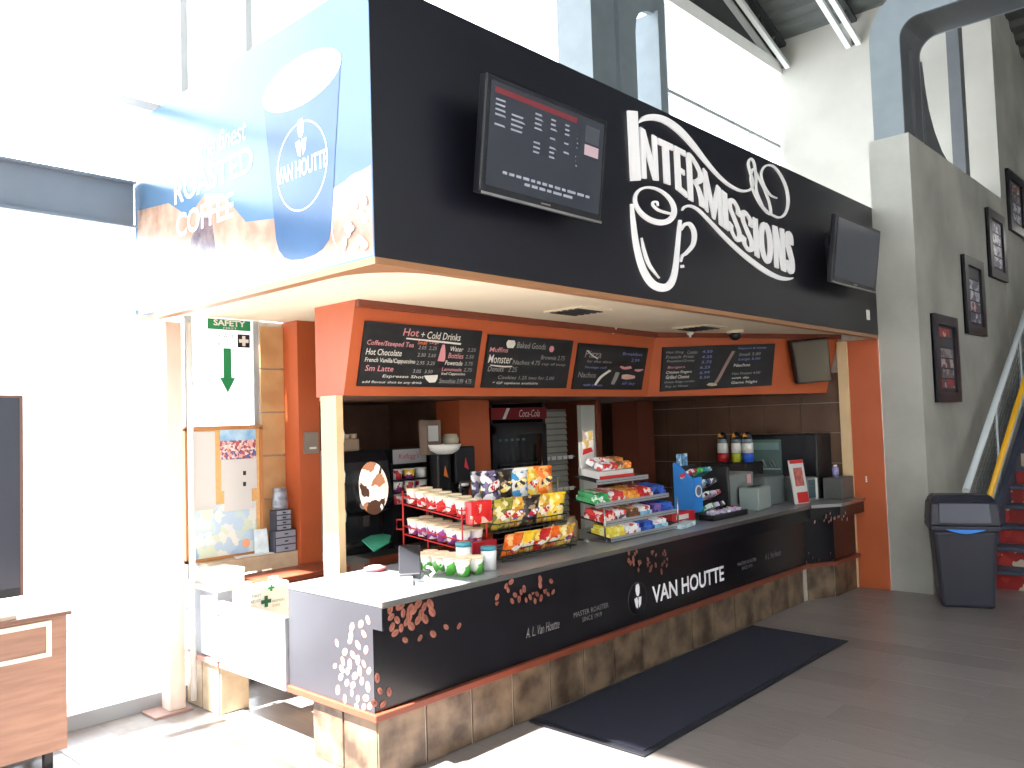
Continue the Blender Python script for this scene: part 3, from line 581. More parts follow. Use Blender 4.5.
# ------------------------------------------------------------------ televisions on the fascia
def television(corners, label, kind):
    n = Vector((0, -math.cos(.13), -math.sin(.13))); p0 = Vector((0, FY-.21, 3.14))
    c = [hit(u, v, p0, n) for u, v in corners]; W = ((c[1]-c[0]).length+(c[2]-c[3]).length)/2
    cc = sum(c, Vector())/4; V = Vector((0, -math.sin(.13), math.cos(.13))); H = abs((c[0]-c[3]).dot(V)+(c[1]-c[2]).dot(V))/2
    t = thing('wall_television', label, 'television', tuple(cc))
    def G(x, y, l=0): return cc+X*((x-.5)*W)+V*((y-.5)*H)+n*l
    b = NB(); prism(b, [G(0, 0), G(1, 0), G(1, 1), G(0, 1)], -n*.05); obj('housing', b, M_bplastic, t, bevel=.008)
    b = NB(); prism(b, [G(.03, .07, .001), G(.97, .07, .001), G(.97, .95, .001), G(.03, .95, .001)], n*.002); scr = obj('screen', b, mat('tv_screen', S(30, 34, 42), .12, spec=.6, emit=S(44, 48, 58), estr=.5), t)
    b = NB(); prism(b, [G(0, -.012, .001), G(1, -.012, .001), G(1, .012, .001), G(0, .012, .001)], n*.006); obj('bottom_bezel', b, M_chrome, t)
    b = NB(); prism(b, [G(.46, .030, .001), G(.54, .030, .001), G(.54, .045, .001), G(.46, .045, .001)], n*.002); obj('badge', b, M_chrome, t)
    b = NB(); box(b, cc.x-.2, cc.x+.2, FY-.03, FY-.001, cc.z-.2, cc.z+.2); bar(b, Vector((cc.x, FY-.02, cc.z)), cc-n*.05, .12); obj('wall_mount', b, M_bplastic, t)
    if kind:
        bmr = NB(); prism(bmr, [G(.06, .86, .003), G(.72, .86, .003), G(.72, .91, .003), G(.06, .91, .003)], n*.0005); obj('header_band', bmr, mat('screen_red', S(100, 34, 42), .3, emit=S(100, 34, 42), estr=.4), scr)
        gm = mat('screen_text', S(120, 124, 132), .3, emit=S(130, 134, 144), estr=.5); bb = NB()
        for k in range(9):
            for x0, x1 in ((.07, .16), (.19, .30), (.37, .44), (.50, .56), (.62, .68), (.73, .75)):
                if k > 5 and x0 < .3 or random.random() < .25: continue
                y0 = .80-k*.042; prism(bb, [G(x0, y0, .003), G(x1-random.uniform(0, .03), y0, .003), G(x1-.02, y0+.016, .003), G(x0, y0+.016, .003)], n*.0005)
        for x0, x1, y0 in ((.15, .88, .20), (.32, .70, .15)):
            x = x0
            while x < x1:
                l = random.uniform(.03, .08); prism(bb, [G(x, y0, .003), G(x+l, y0, .003), G(x+l, y0+.025, .003), G(x, y0+.025, .003)], n*.0005); x += l+.015
        o = obj('screen_rows', bb, gm, scr); o['kind'] = 'stuff'
        bb = NB(); prism(bb, [G(.80, .60, .003), G(.93, .60, .003), G(.93, .70, .003), G(.80, .70, .003)], n*.0005); obj('screen_thumbnail', bb, mat('screen_thumb', S(150, 130, 136), .3, emit=S(160, 140, 146), estr=.6), scr)
        bb = NB(); prism(bb, [G(.80, .72, .003), G(.93, .72, .003), G(.93, .88, .003), G(.80, .88, .003)], n*.0005); obj('screen_thumbnail', bb, mat('screen_thumb2', S(70, 74, 82), .3), scr)
television([(487, 70), (607, 122), (601, 220), (480, 195)], 'large television showing a list, left of the white sign', 1)
television([(836, 213), (880, 230), (877, 291), (833, 284)], 'dark switched-off television at the right end of the fascia', 0)
b = NB(); c = at(868, 315, 'Y', FY-.005); box(b, c.x-.03, c.x+.03, FY-.012, FY-.001, c.z-.045, c.z+.045); tag(obj('wall_switch', b, M_white, None), 'small white switch plate low at the right end of the fascia', 'switch')

# ------------------------------------------------------------------ service counter
TZ = .872; BZ0, BZ1 = .735, .842; KZ = .30
ct = thing('service_counter', 'long black service counter with grey top and slate tile base', 'counter', (2.7, .3, 0))
FRONT = [(0, 0), (4.90, 0), (5.18, -.15), (5.70, -.15)]
b = NB(); prism(b, [(x, y, .335) for x, y in [(0, 0), (4.90, 0), (5.18, -.15), (5.70, -.15), (5.70, .70), (0, .70)]], (0, 0, BZ1-.335)); body = obj('body_panel', b, M_blackg, ct)
b = NB(); prism(b, [(-.002, -.072, BZ0), (-.002, .0, BZ0), (-.002, .0, .336), (-.002, .735, .336), (-.002, .735, BZ1), (-.002, -.072, BZ1)], (-.002, 0, 0)); obj('end_panel', b, mat('end_vinyl_sunlit', S(54, 54, 60), .35, var=.08, scale=2), ct)  # black wrap toned greyer here to stand for sun on this end
b = NB(); prism(b, [(x, y, BZ0) for x, y in [(-.002, -.075), (4.86, -.075), (5.13, -.24), (5.72, -.24), (5.72, -.02), (5.2, -.01), (4.9, .01), (-.002, .01)]], (0, 0, BZ1-BZ0)); band = obj('upper_band', b, M_blackg, ct)
b = NB(); prism(b, [(x, y, BZ1) for x, y in [(-.005, -.08), (4.86, -.08), (5.13, -.25), (5.72, -.25), (5.72, .60), (5.1, .74), (-.005, .74)]], (0, 0, TZ-BZ1)); obj('worktop', b, M_ctop, ct, bevel=.006)
b = NB()
for (x0, y0), (x1, y1) in zip([(-.006, -.083), (4.86, -.083), (5.13, -.253)], [(4.86, -.083), (5.13, -.253), (5.72, -.253)]): bar(b, (x0, y0, (BZ1+TZ)/2), (x1, y1, (BZ1+TZ)/2), .012, .028)
obj('edge_strip', b, M_chrome, ct)
b = NB(); prism(b, [(x, y, KZ) for x, y in [(-.02, -.03), (4.89, -.03), (5.17, -.185), (5.72, -.185), (5.72, .70), (-.02, .74)]], (0, 0, .035)); obj('ledge_trim', b, M_orange_d, ct, bevel=.004)
b = NB(); prism(b, [(x, y, 0) for x, y in [(.025, .015), (4.90, .015), (5.18, -.135), (5.70, -.135), (5.70, .55), (.025, .55)]], (0, 0, KZ)); kick = obj('plinth', b, M_grout, ct)
def tile(p, q, z0=.004, z1=KZ-.004, m_=M_tile, par=kick, th=.012):
    p, q = Vector((*p, z0)), Vector((*q, z0)); d = (q-p).normalized(); n = Vector((d.y, -d.x, 0)); g = d*.007
    b = NB(); prism(b, [p+g, q-g, q-g+n*th, p+g+n*th], (0, 0, z1-z0)); obj('plinth_tile', b, m_, par, bevel=.002)
x = 0.012
for x1 in [.32+.322*k for k in range(15)]: tile((x, .015), (min(x1, 4.905), .015)); x = x1
tile((4.905, .012), (5.18, -.135)); tile((5.18, -.135), (5.45, -.135)); tile((5.45, -.135), (5.70, -.135))
tile((.025, .28), (.025, .005)); tile((.025, .55), (.025, .28))
# prints on the wrap
M_bean = mat('bean_print', S(150, 92, 76), .35, col2=S(110, 62, 50), scale=30); M_bean2 = mat('bean_crease', S(60, 32, 28), .5); M_beanl = mat('bean_light_print', S(205, 170, 155), .35, col2=S(160, 110, 92), scale=30)
def bean(bm, O, U, V, N, rot, s):
    u = U*math.cos(rot)+V*math.sin(rot); v = V*math.cos(rot)-U*math.sin(rot); n = 10
    ring = [bm.verts.new(O+u*(s*math.cos(2*math.pi*k/n))+v*(s*.66*math.sin(2*math.pi*k/n))+N*.001) for k in range(n)]; c = bm.verts.new(O+N*.004)
    for k in range(n): bm.faces.new((ring[k], ring[(k+1) % n], c))
    f = face(bm, [O+u*(-.85*s)+v*(.05*s)+N*.0045, O+v*(-.06*s)+N*.0052, O+u*(.85*s)+v*(.03*s)+N*.0045, O+v*(.10*s)+N*.0052]); f.material_index = 1
def beans(name, par, pts, mapf, U, N, s, m_=M_bean):
    bm = NB()
    for p in pts: bean(bm, mapf(*p), U, Z, N, random.uniform(.3, 2.6), s*random.uniform(.8, 1.15))
    o = obj(name, bm, [m_, M_bean2], par); o['kind'] = 'stuff'
fy = lambda u, v: at(u, v, 'Y', -.0765); fy0 = lambda u, v: at(u, v, 'Y', -.002); fx = lambda u, v: at(u, v, 'X', -.0045)
beans('bean_print', band, [(390, 609), (391, 617), (392, 627), (397, 620), (400, 606), (403, 613), (401, 628), (409, 616), (411, 626), (414, 610), (418, 604), (421, 615), (424, 607), (430, 604), (432, 612), (425, 619), (418, 620), (406, 622), (395, 633), (410, 609)], fy, X, -Y, .027)
beans('bean_print', body, [(405, 640), (433, 634), (446, 627), (459, 626), (420, 638), (377, 678), (380, 691), (389, 692), (383, 704), (374, 703)], fy0, X, -Y, .022)
lp = [(368, 620), (361, 624), (352, 627), (364, 634), (351, 636), (337, 643), (350, 641), (358, 645), (345, 652), (353, 655), (366, 650), (335, 666), (342, 669), (350, 664), (358, 660), (364, 664), (369, 671), (341, 677), (347, 683), (355, 676), (362, 681), (368, 687), (338, 690), (345, 699), (352, 693), (358, 699), (366, 698), (370, 706), (357, 708), (348, 671), (360, 671), (353, 685), (364, 707), (343, 661)]
beans('bean_print', body, lp, fx, -Y, -X, .024, M_beanl)
random.seed(3)
def fsplit(u, v):
    p = fy(u, v); return p if p.z > BZ0+.005 else fy0(u, v)
beans('bean_print', body, [(497, 597), (497, 602), (508, 590), (511, 582), (506, 586), (515, 595), (512, 601), (521, 592), (524, 589), (519, 599), (526, 600), (530, 597), (533, 592), (537, 594), (540, 579), (540, 585), (541, 598), (545, 590), (548, 594), (553, 592), (551, 581), (535, 601)], fsplit, X, -Y, .021)
beans('bean_print', body, [(627+random.uniform(0, 40), 568-k*.35+random.gauss(-2, 4)) for k in range(34)], fsplit, X, -Y, .018)
beans('bean_print', band, [(830+random.gauss(0, 7), 519+random.gauss(0, 3)) for k in range(16)], lambda u, v: hit(u, v, Vector((4.86, -.077, 0)), Vector((-.52, -.85, 0)).normalized())+Vector((-.003, -.005, 0)), X, -Y, .016, M_beanl)
beans('bean_print', body, [(808, 553), (812, 558), (806, 562), (830, 553), (833, 560), (818, 560)], lambda u, v: hit(u, v, Vector((4.9, 0, 0)), Vector((-.47, -.88, 0)).normalized())+Vector((-.003, -.005, 0)), X, -Y, .016)
M_lw = mat('wrap_white_print', S(245, 245, 248), .35); M_lg = mat('wrap_grey_print', S(120, 118, 120), .4)
p = at(652.5, 603.5, 'Y', 0); q = at(724, 580.8, 'Y', 0); zt = at(651, 586, 'Y', 0).z
text('lettering', 'VAN HOUTTE', Vector((p.x, 0, (p.z+q.z)/2)), X, Z, -Y, M_lw, body, width=q.x-p.x, height=.118, bold=.02)
c = at(637.4, 598.4, 'Y', -.002); b = NB(); lathe(b, [(.105, 0), (.105, -.003)], (c.x, -.0005, c.z), 32, axis='Y'); obj('emblem_disc', b, mat('emblem_black', S(12, 12, 16), .3), body)
b = NB()
lathe(b, [(.11, 0), (.11, -.002), (.105, -.002), (.105, -.0035)], (c.x, -.0004, c.z), 32, axis='Y'); obj('emblem_ring', b, mat('emblem_rim', S(52, 52, 60), .3), body)
b = NB(); lathe(b, [(.104, -.003), (.104, -.0045)], (c.x, 0, c.z), 32, axis='Y'); obj('emblem_disc', b, MATS['emblem_black'], body)
portrait(lambda x, y: Vector((c.x+x, -.005, c.z+.01+y)), .15, (0, -.002, 0), body, M_lw)
def small(px, s, w_, h_, m_=M_lg, shear=0):
    p = at(*px, 'Y', 0); text('lettering', s, Vector((p.x, 0, p.z)), X, Z, -Y, m_, body, width=w_, height=h_, align='C', res=2, shear=shear)
small((591.5, 612.5), 'MASTER ROASTER', .36, .032); small((592, 619), 'SINCE 1919', .20, .028); small((543, 633), 'A. L. Van Houtte', .30, .055, M_lg, .3)
small((747, 563.5), 'MASTER ROASTER', .32, .028); small((747, 568.5), 'SINCE 1919', .18, .026); small((773, 557.5), 'A. L. Van Houtte', .30, .05, M_lg, .3)

# swing gate between the counter and the side cabinet
gt = thing('swing_gate', 'pale grey swing gate closing the gap beside the counter', 'gate', (0, 1.1, .30))
b = NB(); box(b, -.02, .012, .752, 1.475, .298, .69); obj('panel', b, mat('gate_grey', S(156, 160, 166), .35, var=.04), gt, bevel=.004)
for z in (.34, .62):
    b = NB(); box(b, -.03, -.018, 1.44, 1.51, z, z+.035); obj('hinge', b, M_chrome, gt)

# ------------------------------------------------------------------ left corner: cabinet, ledge, board
cb = thing('side_cabinet', 'grey side cabinet with pale top and tile foot beside the window post', 'cabinet', (.15, 1.75, 0))
M_cab = mat('cabinet_grey', S(150, 156, 166), .35, var=.05)
b = NB(); box(b, 0, .215, 1.52, 1.94, .33, .735); obj('body', b, M_cab, cb)
b = NB(); box(b, -.012, 0, 1.53, 1.72, .345, .70); dr = obj('door', b, mat('cabinet_door', S(205, 208, 210), .35), cb, bevel=.003)
b = NB(); box(b, -.025, .22, 1.50, 1.95, .735, .765); obj('top', b, mat('pale_laminate', S(226, 214, 200), .35), cb, bevel=.004)
b = NB(); box(b, -.02, .215, 1.50, 1.94, .30, .33); obj('ledge', b, mat('rose_trim', S(190, 150, 140), .4), cb)
b = NB(); box(b, .01, .20, 1.53, 1.93, 0, .30); pl = obj('foot', b, M_grout, cb)
M_ctile = mat('light_tile', S(206, 188, 160), .45, col2=S(180, 162, 136), scale=8)
for y0, y1 in ((1.53, 1.725), (1.735, 1.93)):
    b = NB(); box(b, 0, .01, y0, y1, .004, .296); obj('foot_tile', b, M_ctile, pl, bevel=.002)
b = NB(); box(b, .014, .196, 1.52, 1.53, .004, .296); obj('foot_tile', b, M_ctile, pl, bevel=.002)
bc = thing('rust_back_shelf', 'rust laminate shelf running behind the gate towards the pilaster', 'shelf', (.35, 1.6, .6))
b = NB(); box(b, .90, .93, 1.50, 1.79, .0, .735); obj('end_support', b, M_orange_d, bc)
b = NB(); box(b, .225, .93, 1.46, 1.795, .735, .765); obj('top', b, M_orange_d, bc, bevel=.004)
b = NB(); box(b, .22, .90, 1.475, 1.515, .34, .735); obj('front_panel', b, M_orange_d, bc)
b = NB(); box(b, .56, xA-.002, 1.84, 1.97, .0, .86); box(b, .10, .56, 1.84, 1.97, .766, .86); struct(obj('wall_ledge', b, M_ctile))
wb = thing('paper_box', 'white cardboard box on the cabinet top by the window', 'box', (.08, 1.65, .765))
b = NB(); box(b, .0, .20, 1.56, 1.80, .766, .845); obj('carton', b, M_paper, wb, bevel=.003)
b = NB(); box(b, -.004, .204, 1.556, 1.804, .828, .852); obj('lid', b, M_white, wb, bevel=.003)
# first aid case standing behind the gate
fa = thing('first_aid_case', 'white first aid case with green cross standing behind the swing gate', 'first aid kit', (.2, 1.25, .55))
p = at(238, 589, 'Y', 1.20); q = at(289, 600, 'Y', 1.20); fz = .80
b = NB(); box(b, p.x, q.x, 1.18, 1.28, .52, fz); fab = obj('case', b, M_white, fa, bevel=.02)
b = NB(); tube(b, [(q.x-.12, 1.23, fz), (q.x-.11, 1.23, fz+.025), (q.x-.06, 1.23, fz+.025), (q.x-.05, 1.23, fz)], .006); obj('handle', b, M_white, fa)
def cross(cx, cz, s, m_, par, y, nm='cross_print'):
    b = NB(); a = s/3; prism(b, [(cx+x*a, y, cz+z*a) for x, z in ((-.5, 1.5), (.5, 1.5), (.5, .5), (1.5, .5), (1.5, -.5), (.5, -.5), (.5, -1.5), (-.5, -1.5), (-.5, -.5), (-1.5, -.5), (-1.5, .5), (-.5, .5))], (0, -.002, 0)); obj(nm, b, m_, par)
mx = (p.x+q.x)/2; M_dg = mat('dark_green_print', S(20, 95, 70), .5); M_gt = mat('grey_green_print', S(110, 130, 118), .6)
cross(mx, .70, .065, M_dg, fab, 1.179); cross(mx+.035, .775, .04, M_green, fab, 1.179)
text('lettering', 'FIRST', (mx-.09, 1.18, .735), X, Z, -Y, M_gt, fab, width=.06, height=.016); text('lettering', 'AID KIT', (mx-.10, 1.18, .705), X, Z, -Y, M_gt, fab, width=.065, height=.016)
text('lettering', 'PREMIERS', (mx+.04, 1.18, .685), X, Z, -Y, M_gt, fab, width=.085, height=.015); text('lettering', 'SOINS', (mx+.04, 1.18, .66), X, Z, -Y, M_gt, fab, width=.05, height=.015)
# bulletin board
BY = 1.95
bb = thing('bulletin_board', 'cork bulletin board covered in pinned papers, in front of the window', 'bulletin board', (.33, BY, .86))
p0, p1 = at(186, 429, 'Y', BY), at(262, 556, 'Y', BY); bx0, bx1, bz0, bz1 = p0.x, p1.x, .862, p0.z
M_cork = mat('cork', S(222, 178, 118), .9, var=.08, scale=40); M_bw = mat('board_wood', S(190, 130, 80), .5)
b = NB(); box(b, bx0, bx1, BY, BY+.02, bz0, bz1); ck = obj('cork_panel', b, M_cork, bb)
for a in ((bx0-.015, bx1+.015, bz1-.012, bz1+.015), (bx0-.015, bx1+.015, bz0, bz0+.02), (bx0-.015, bx0+.01, bz0, bz1), (bx1-.01, bx1+.015, bz0, bz1)):
    b = NB(); box(b, a[0], a[1], BY-.012, BY+.02, a[2], a[3]); obj('frame_bar', b, M_bw, bb)
def paper(nm, l, cat, a, c, m_, y=BY-.004):
    p, q = at(*a, 'Y', y), at(*c, 'Y', y); b = NB(); box(b, p.x, q.x, y-.001, y, q.z, p.z); return tag(obj(nm, b, m_), l, cat)
paper('pinned_sheet', 'tall blank white sheet pinned on the left half of the bulletin board', 'paper', (188, 432), (216, 509), M_paper)
cal = thing('wall_calendar', 'calendar with a mountain flower photo pinned on the bulletin board', 'calendar', tuple(at(238, 488, 'Y', BY)))
def calp(nm, a, c, m_, y):
    p, q = at(*a, 'Y', y), at(*c, 'Y', y); b = NB(); box(b, p.x, q.x, y-.001, y, q.z, p.z); return obj(nm, b, m_, cal)
calp('page', (221, 457), (257, 488), M_paper, BY-.006)
calp('photo_sky', (220, 430), (256, 443), mat('sky_photo', S(120, 180, 225), .5, col2=S(190, 220, 240), scale=12), BY-.008)
calp('photo_flowers', (220, 441), (256, 458), blotch('flower_photo', [S(190, 90, 100), S(235, 180, 170), S(80, 100, 160), S(240, 220, 210), S(150, 70, 90)], 60), BY-.0085)
for v in (471, 482): calp('black_mark', (243, v), (246, v+4), M_bplastic, BY-.0075)
paper('pinned_note', 'small white note pinned under the calendar', 'paper', (224, 490), (252, 509), M_paper, BY-.008)
pm = paper('pinned_map', 'pale blue map poster pinned along the bottom of the bulletin board', 'poster', (193, 507), (257, 557), blotch('map_print', [S(190, 215, 235), S(225, 232, 236), S(200, 222, 226), S(230, 234, 230), S(170, 200, 230), S(214, 228, 210)], 14), BY-.003)
b = NB(); p = at(246, 543, 'Y', BY-.005); lathe(b, [(.03, 0), (.03, -.001)], (p.x, BY-.0045, p.z), 12, axis='Y'); obj('orange_patch', b, mat('map_orange', S(235, 170, 130), .6), pm)
# safety sign hanging on the window
sf_ = thing('safety_sign', 'white SAFETY first aid sign with green arrow hung on the window', 'sign', tuple(at(228, 392, 'Y', 1.96)))
y_ = 1.962; a0, a1 = at(206, 317, 'Y', y_), at(253, 392, 'Y', y_); tz = at(228, 319, 'Y', y_).z
b = NB(); box(b, a0.x, a1.x, y_, y_+.006, a1.z-.03, tz); sp_ = obj('panel', b, papermat('sign_white', S(244, 244, 242)), sf_)
gw = a1.x-a0.x
b = NB(); box(b, a0.x+.01, a1.x-.012, y_-.002, y_, tz-.075, tz-.005); gh = obj('green_header', b, M_green, sf_)
text('lettering', 'SAFETY', (a0.x+.05, y_-.002, tz-.05), X, Z, -Y, M_white, gh, width=gw*.70, height=.042, bold=.03); text('lettering', 'FIRST', (a0.x+.12, y_-.002, tz-.070), X, Z, -Y, M_white, gh, width=gw*.3, height=.013)
text('lettering', 'First Aid', (a0.x+.015, y_, tz-.135), X, Z, -Y, M_dark, sp_, width=gw*.52, height=.034); text('lettering', 'kit', (a0.x+.08, y_, tz-.185), X, Z, -Y, M_dark, sp_, width=gw*.16, height=.034)
b = NB(); cxx, czz = a1.x-.065, tz-.145; box(b, cxx-.045, cxx+.045, y_-.002, y_, czz-.045, czz+.045); kk = obj('black_square', b, M_bplastic, sf_); cross(cxx, czz, .07, M_white, kk, y_-.0025)
ax = (a0.x+a1.x)/2-.02; zb = a1.z-.005
b = NB(); prism(b, [(ax-.028, y_, tz-.20), (ax+.028, y_, tz-.20), (ax+.028, y_, zb+.10), (ax+.055, y_, zb+.10), (ax, y_, zb), (ax-.055, y_, zb+.10), (ax-.028, y_, zb+.10)], (0, -.002, 0)); obj('arrow', b, M_green, sf_)
# window post with base plate
ps = thing('window_post', 'white steel post with rust streak and base plate at the kiosk corner', 'post', (-.13, 1.87, 0))
b = NB(); box(b, -.17, -.07, 1.80, 1.92, .012, FZ0-.03); obj('shaft', b, mat('rusty_white', S(232, 226, 218), .5, col2=S(205, 140, 90), scale=1.6, stretch=(1, 1, .3)), ps, bevel=.006)
b = NB(); box(b, -.28, -.045, 1.76, 1.96, 0, .014); obj('base_plate', b, mat('plate_brown', S(160, 130, 120), .6), ps)
b = NB(); tube(b, [(-.03, 1.78, .05), (-.03, 1.78, 2.40)], .02, 8); tag(obj('downpipe', b, M_white), 'thin white pipe running up beside the window post', 'pipe')

# ------------------------------------------------------------------ floor mat, bin, stairs, frames, console
b = NB(); prism(b, [(1.06, -.02, .001), (3.77, -.02, .001), (3.745, -.80, .001), (1.05, -.81, .001)], (0, 0, .010)); mt_ = thing('floor_mat', 'long dark navy rubber-edged mat on the floor before the counter', 'mat', (2.4, -.4, 0))
obj('rubber_edge', b, mat('mat_rubber', S(26, 28, 36), .7), mt_, bevel=.003)
b = NB(); prism(b, [(1.10, -.055, .011), (3.73, -.055, .011), (3.705, -.765, .011), (1.09, -.775, .011)], (0, 0, .005)); obj('pile', b, mat('mat_pile', S(30, 33, 50), .95, var=.2, scale=120, bump=.5, bscale=250), mt_)

tb = thing('trash_bin', 'black swing-lid trash bin with blue liner beside the stairs', 'trash bin', (5.52, -1.14, 0)); WORLD[tb.name] = Matrix.Identity(4)
def taper(bm, z0, z1, a0, b0, a1, b1, mi=0):
    lo = [bm.verts.new((x*a0, y*b0, z0)) for x, y in ((-1, -1), (1, -1), (1, 1), (-1, 1))]; hi = [bm.verts.new((x*a1, y*b1, z1)) for x, y in ((-1, -1), (1, -1), (1, 1), (-1, 1))]
    bm.faces.new(lo[::-1]); bm.faces.new(hi)
    for k in range(4): bm.faces.new((lo[k], lo[(k+1) % 4], hi[(k+1) % 4], hi[k])).material_index = mi
M_bin = mat('bin_plastic', S(42, 43, 56), .45, var=.05, scale=3)
b = NB(); taper(b, 0, .66, .18, .205, .215, .245); obj('body', b, M_bin, tb, bevel=.03)
b = NB(); taper(b, .655, .70, .235, .268, .24, .272); obj('rim', b, M_bin, tb, bevel=.012)
b = NB(); taper(b, .70, .90, .24, .272, .205, .255); taper(b, .90, .955, .205, .255, .12, .22); hood = obj('hood', b, M_bin, tb, bevel=.02)
b = NB(); prism(b, [(-.2445, -.20, .73), (-.2445, .20, .73), (-.213, .19, .895), (-.213, -.19, .895)], (-.008, 0, 0)); obj('swing_flap', b, mat('bin_flap', S(74, 76, 92), .35), hood, bevel=.008)
b = NB()
pts = [(-.238, -.15+.03*k, .675-.035*math.sin(math.pi*k/10)) for k in range(11)]; prism(b, pts, (-.012, 0, 0)); obj('liner_edge', b, mat('blue_liner', S(60, 140, 235), .4), tb)
tb.rotation_euler = (0, 0, R(22))

st = thing('staircase', 'staircase with red patterned risers climbing beside the framed photos', 'stairs', (7.5, -1.7, 0))
M_tread = mat('blue_tread', S(66, 74, 92), .6, var=.08, scale=8); M_riser = blotch('riser_print', [S(150, 36, 34), S(170, 50, 44), S(132, 32, 32), S(196, 176, 160), S(150, 40, 36)], 9, .6)
M_str = mat('stringer_blue', S(58, 66, 86), .5)
NS = 18; RISE, RUN, SX0 = .175, .275, 6.36
for k in range(NS):
    x = SX0+k*RUN; z = k*RISE
    b = NB(); box(b, x, x+.02, -2.6, -1.12, z+.001, z+RISE-.035); obj('riser', b, M_riser, st)
    b = NB(); box(b, x-.03, x+RUN, -2.6, -1.12, z+RISE-.035, z+RISE); obj('tread', b, M_tread, st, bevel=.004)
b = NB(); e = NS*RUN
prism(b, [(SX0-.06, -1.12, 0), (SX0-.06, -1.12, RISE+.10), (SX0+e, -1.12, NS*RISE+.12), (SX0+e, -1.12, NS*RISE-.35), (SX0+.35, -1.12, 0)], (0, .06, 0)); obj('stringer', b, M_str, st)
sl = RISE/RUN
def rl(x, h): return Vector((x, 0, (x-SX0)*sl+h))
hr = thing('stair_railing', 'white stair railing with wire mesh infill and yellow handrail', 'railing', (7.5, -1.02, 0))
M_rail = mat('rail_white', S(210, 216, 222), .4); M_yel = mat('rail_yellow', S(240, 180, 30), .4)
def rb(nm, x0, x1, h, y, r, m_):
    b = NB(); o_ = Vector((0, y, 0)); tube(b, [rl(x0, h)+o_, rl(x1, h)+o_], r, 8); obj(nm, b, m_, hr)
rb('top_rail', 6.30, 11.2, .95, -.99, .035, M_rail); rb('bottom_rail', 6.35, 11.2, .20, -.99, .022, M_rail); rb('handrail', 6.25, 11.2, .82, -1.16, .028, M_yel)
for x in (6.32, 7.6, 8.9, 10.2):
    b = NB(); p = rl(x, 0); tube(b, [(x, -.99, max(0, p.z-.1)), (x, -.99, p.z+.95)], .02, 6); obj('baluster', b, M_rail, hr)
b = NB()
for k in range(34):
    x = 6.36+k*.12; p = rl(x, .2); q = rl(x, .95); bar(b, (x, -.99, p.z), (x, -.99, q.z), .005)
for k in range(1, 9):
    p = rl(6.34, .2+k*.083); q = rl(10.4, .2+k*.083); bar(b, (p.x, -.99, p.z), (q.x, -.99, q.z), .005)
o = obj('wire_mesh', b, mat('mesh_wire', S(120, 128, 132), .5, metal=.5), hr); o['kind'] = 'stuff'

M_fr = mat('frame_black', S(30, 30, 40), .35)
def picture(tl, br, label, cols):
    p, q = at(*tl, 'Y', -.84), at(*br, 'Y', -.84); x0, x1, z1, z0 = p.x, q.x, p.z, q.z
    t = thing('picture_frame', label, 'picture frame', (x0, -.82, z0), 'framed team photos up the stair wall')
    b = NB(); box(b, x0, x1, -.83, -.812, z0, z1); obj('mat_board', b, mat('mat_board', S(60, 62, 70), .6), t)
    w_ = (x1-x0)*.16
    for a in ((x0, x1, z1-w_*.8, z1), (x0, x1, z0, z0+w_*.8), (x0, x0+w_, z0+w_*.8, z1-w_*.8), (x1-w_, x1, z0+w_*.8, z1-w_*.8)):
        b = NB(); box(b, a[0], a[1], -.855, -.8115, a[2], a[3]); obj('frame_bar', b, M_fr, t)
    n = len(cols); H = z1-z0
    for k, m_ in enumerate(cols):
        if m_ is None: continue
        zt = z1-w_*.8-H*.03-k*(H-2*w_*.8-.06*H)/n; zb = zt-(H-2*w_*.8-.06*H)/n*.86
        b = NB(); box(b, x0+w_*1.35, x1-w_*1.35, -.834, -.83, zb, zt); obj('photo', b, m_, t)
ph1 = blotch('photo_red', [S(170, 40, 45), S(70, 60, 70), S(200, 190, 190), S(120, 40, 50)], 12); ph2 = blotch('photo_crowd', [S(190, 190, 205), S(90, 90, 110), S(220, 220, 228), S(120, 110, 140)], 16)
ph3 = blotch('photo_grey', [S(110, 108, 112), S(160, 156, 156), S(80, 78, 84)], 12); ph4 = blotch('photo_green', [S(60, 130, 90), S(200, 60, 60), S(220, 225, 225), S(90, 110, 120)], 12); ph5 = mat('photo_dark', S(66, 70, 76), .5)
picture((933, 313), (961, 402), 'lowest framed photo column on the stair wall, above the trash bin', [ph1, ph5, ph3, ph1, ph3, ph1])
picture((963, 254), (986.5, 337), 'second framed photo from the bottom of the stair wall', [ph5, ph2, ph2, ph1, ph2])
picture((987, 207), (1007.5, 283), 'third framed photo from the bottom of the stair wall', [ph2, ph2, ph2, ph2])
picture((1007, 168), (1026, 239), 'highest framed photo on the stair wall, cut by the right edge', [ph4, ph3, ph2, ph2])

# console and television at the left edge
cn = thing('tv_console', 'brown wooden console with cream inlay outlines at the left edge', 'console', (-1.6, 1.66, 0))
CX1 = -.868; CY0 = 1.46
b = NB(); box(b, -2.5, CX1, CY0, 1.88, .09, .775); obj('body', b, M_wood, cn, bevel=.004)
b = NB(); box(b, -2.53, CX1+.02, CY0-.02, 1.90, .775, .795); obj('top', b, mat('walnut_dark', S(118, 84, 68), .4), cn, bevel=.003)
M_inl = mat('cream_inlay', S(236, 222, 200), .5)
for xr in (CX1-.075, CX1-.075-.54, CX1-.075-1.08):
    xl = xr-.46
    for a in ((xl, xr, .735, .76), (xl, xr, .578, .60), (xl, xl+.025, .6005, .7345), (xr-.025, xr, .6005, .7345)):
        b = NB(); box(b, a[0], a[1], CY0-.006, CY0+.001, a[2], a[3]); obj('inlay_strip', b, M_inl, cn)
for x in (-2.4, CX1-.08):
    for y in (CY0+.05, 1.82):
        b = NB(); box(b, x-.02, x+.02, y-.02, y+.02, 0, .09); obj('leg', b, M_bplastic, cn)
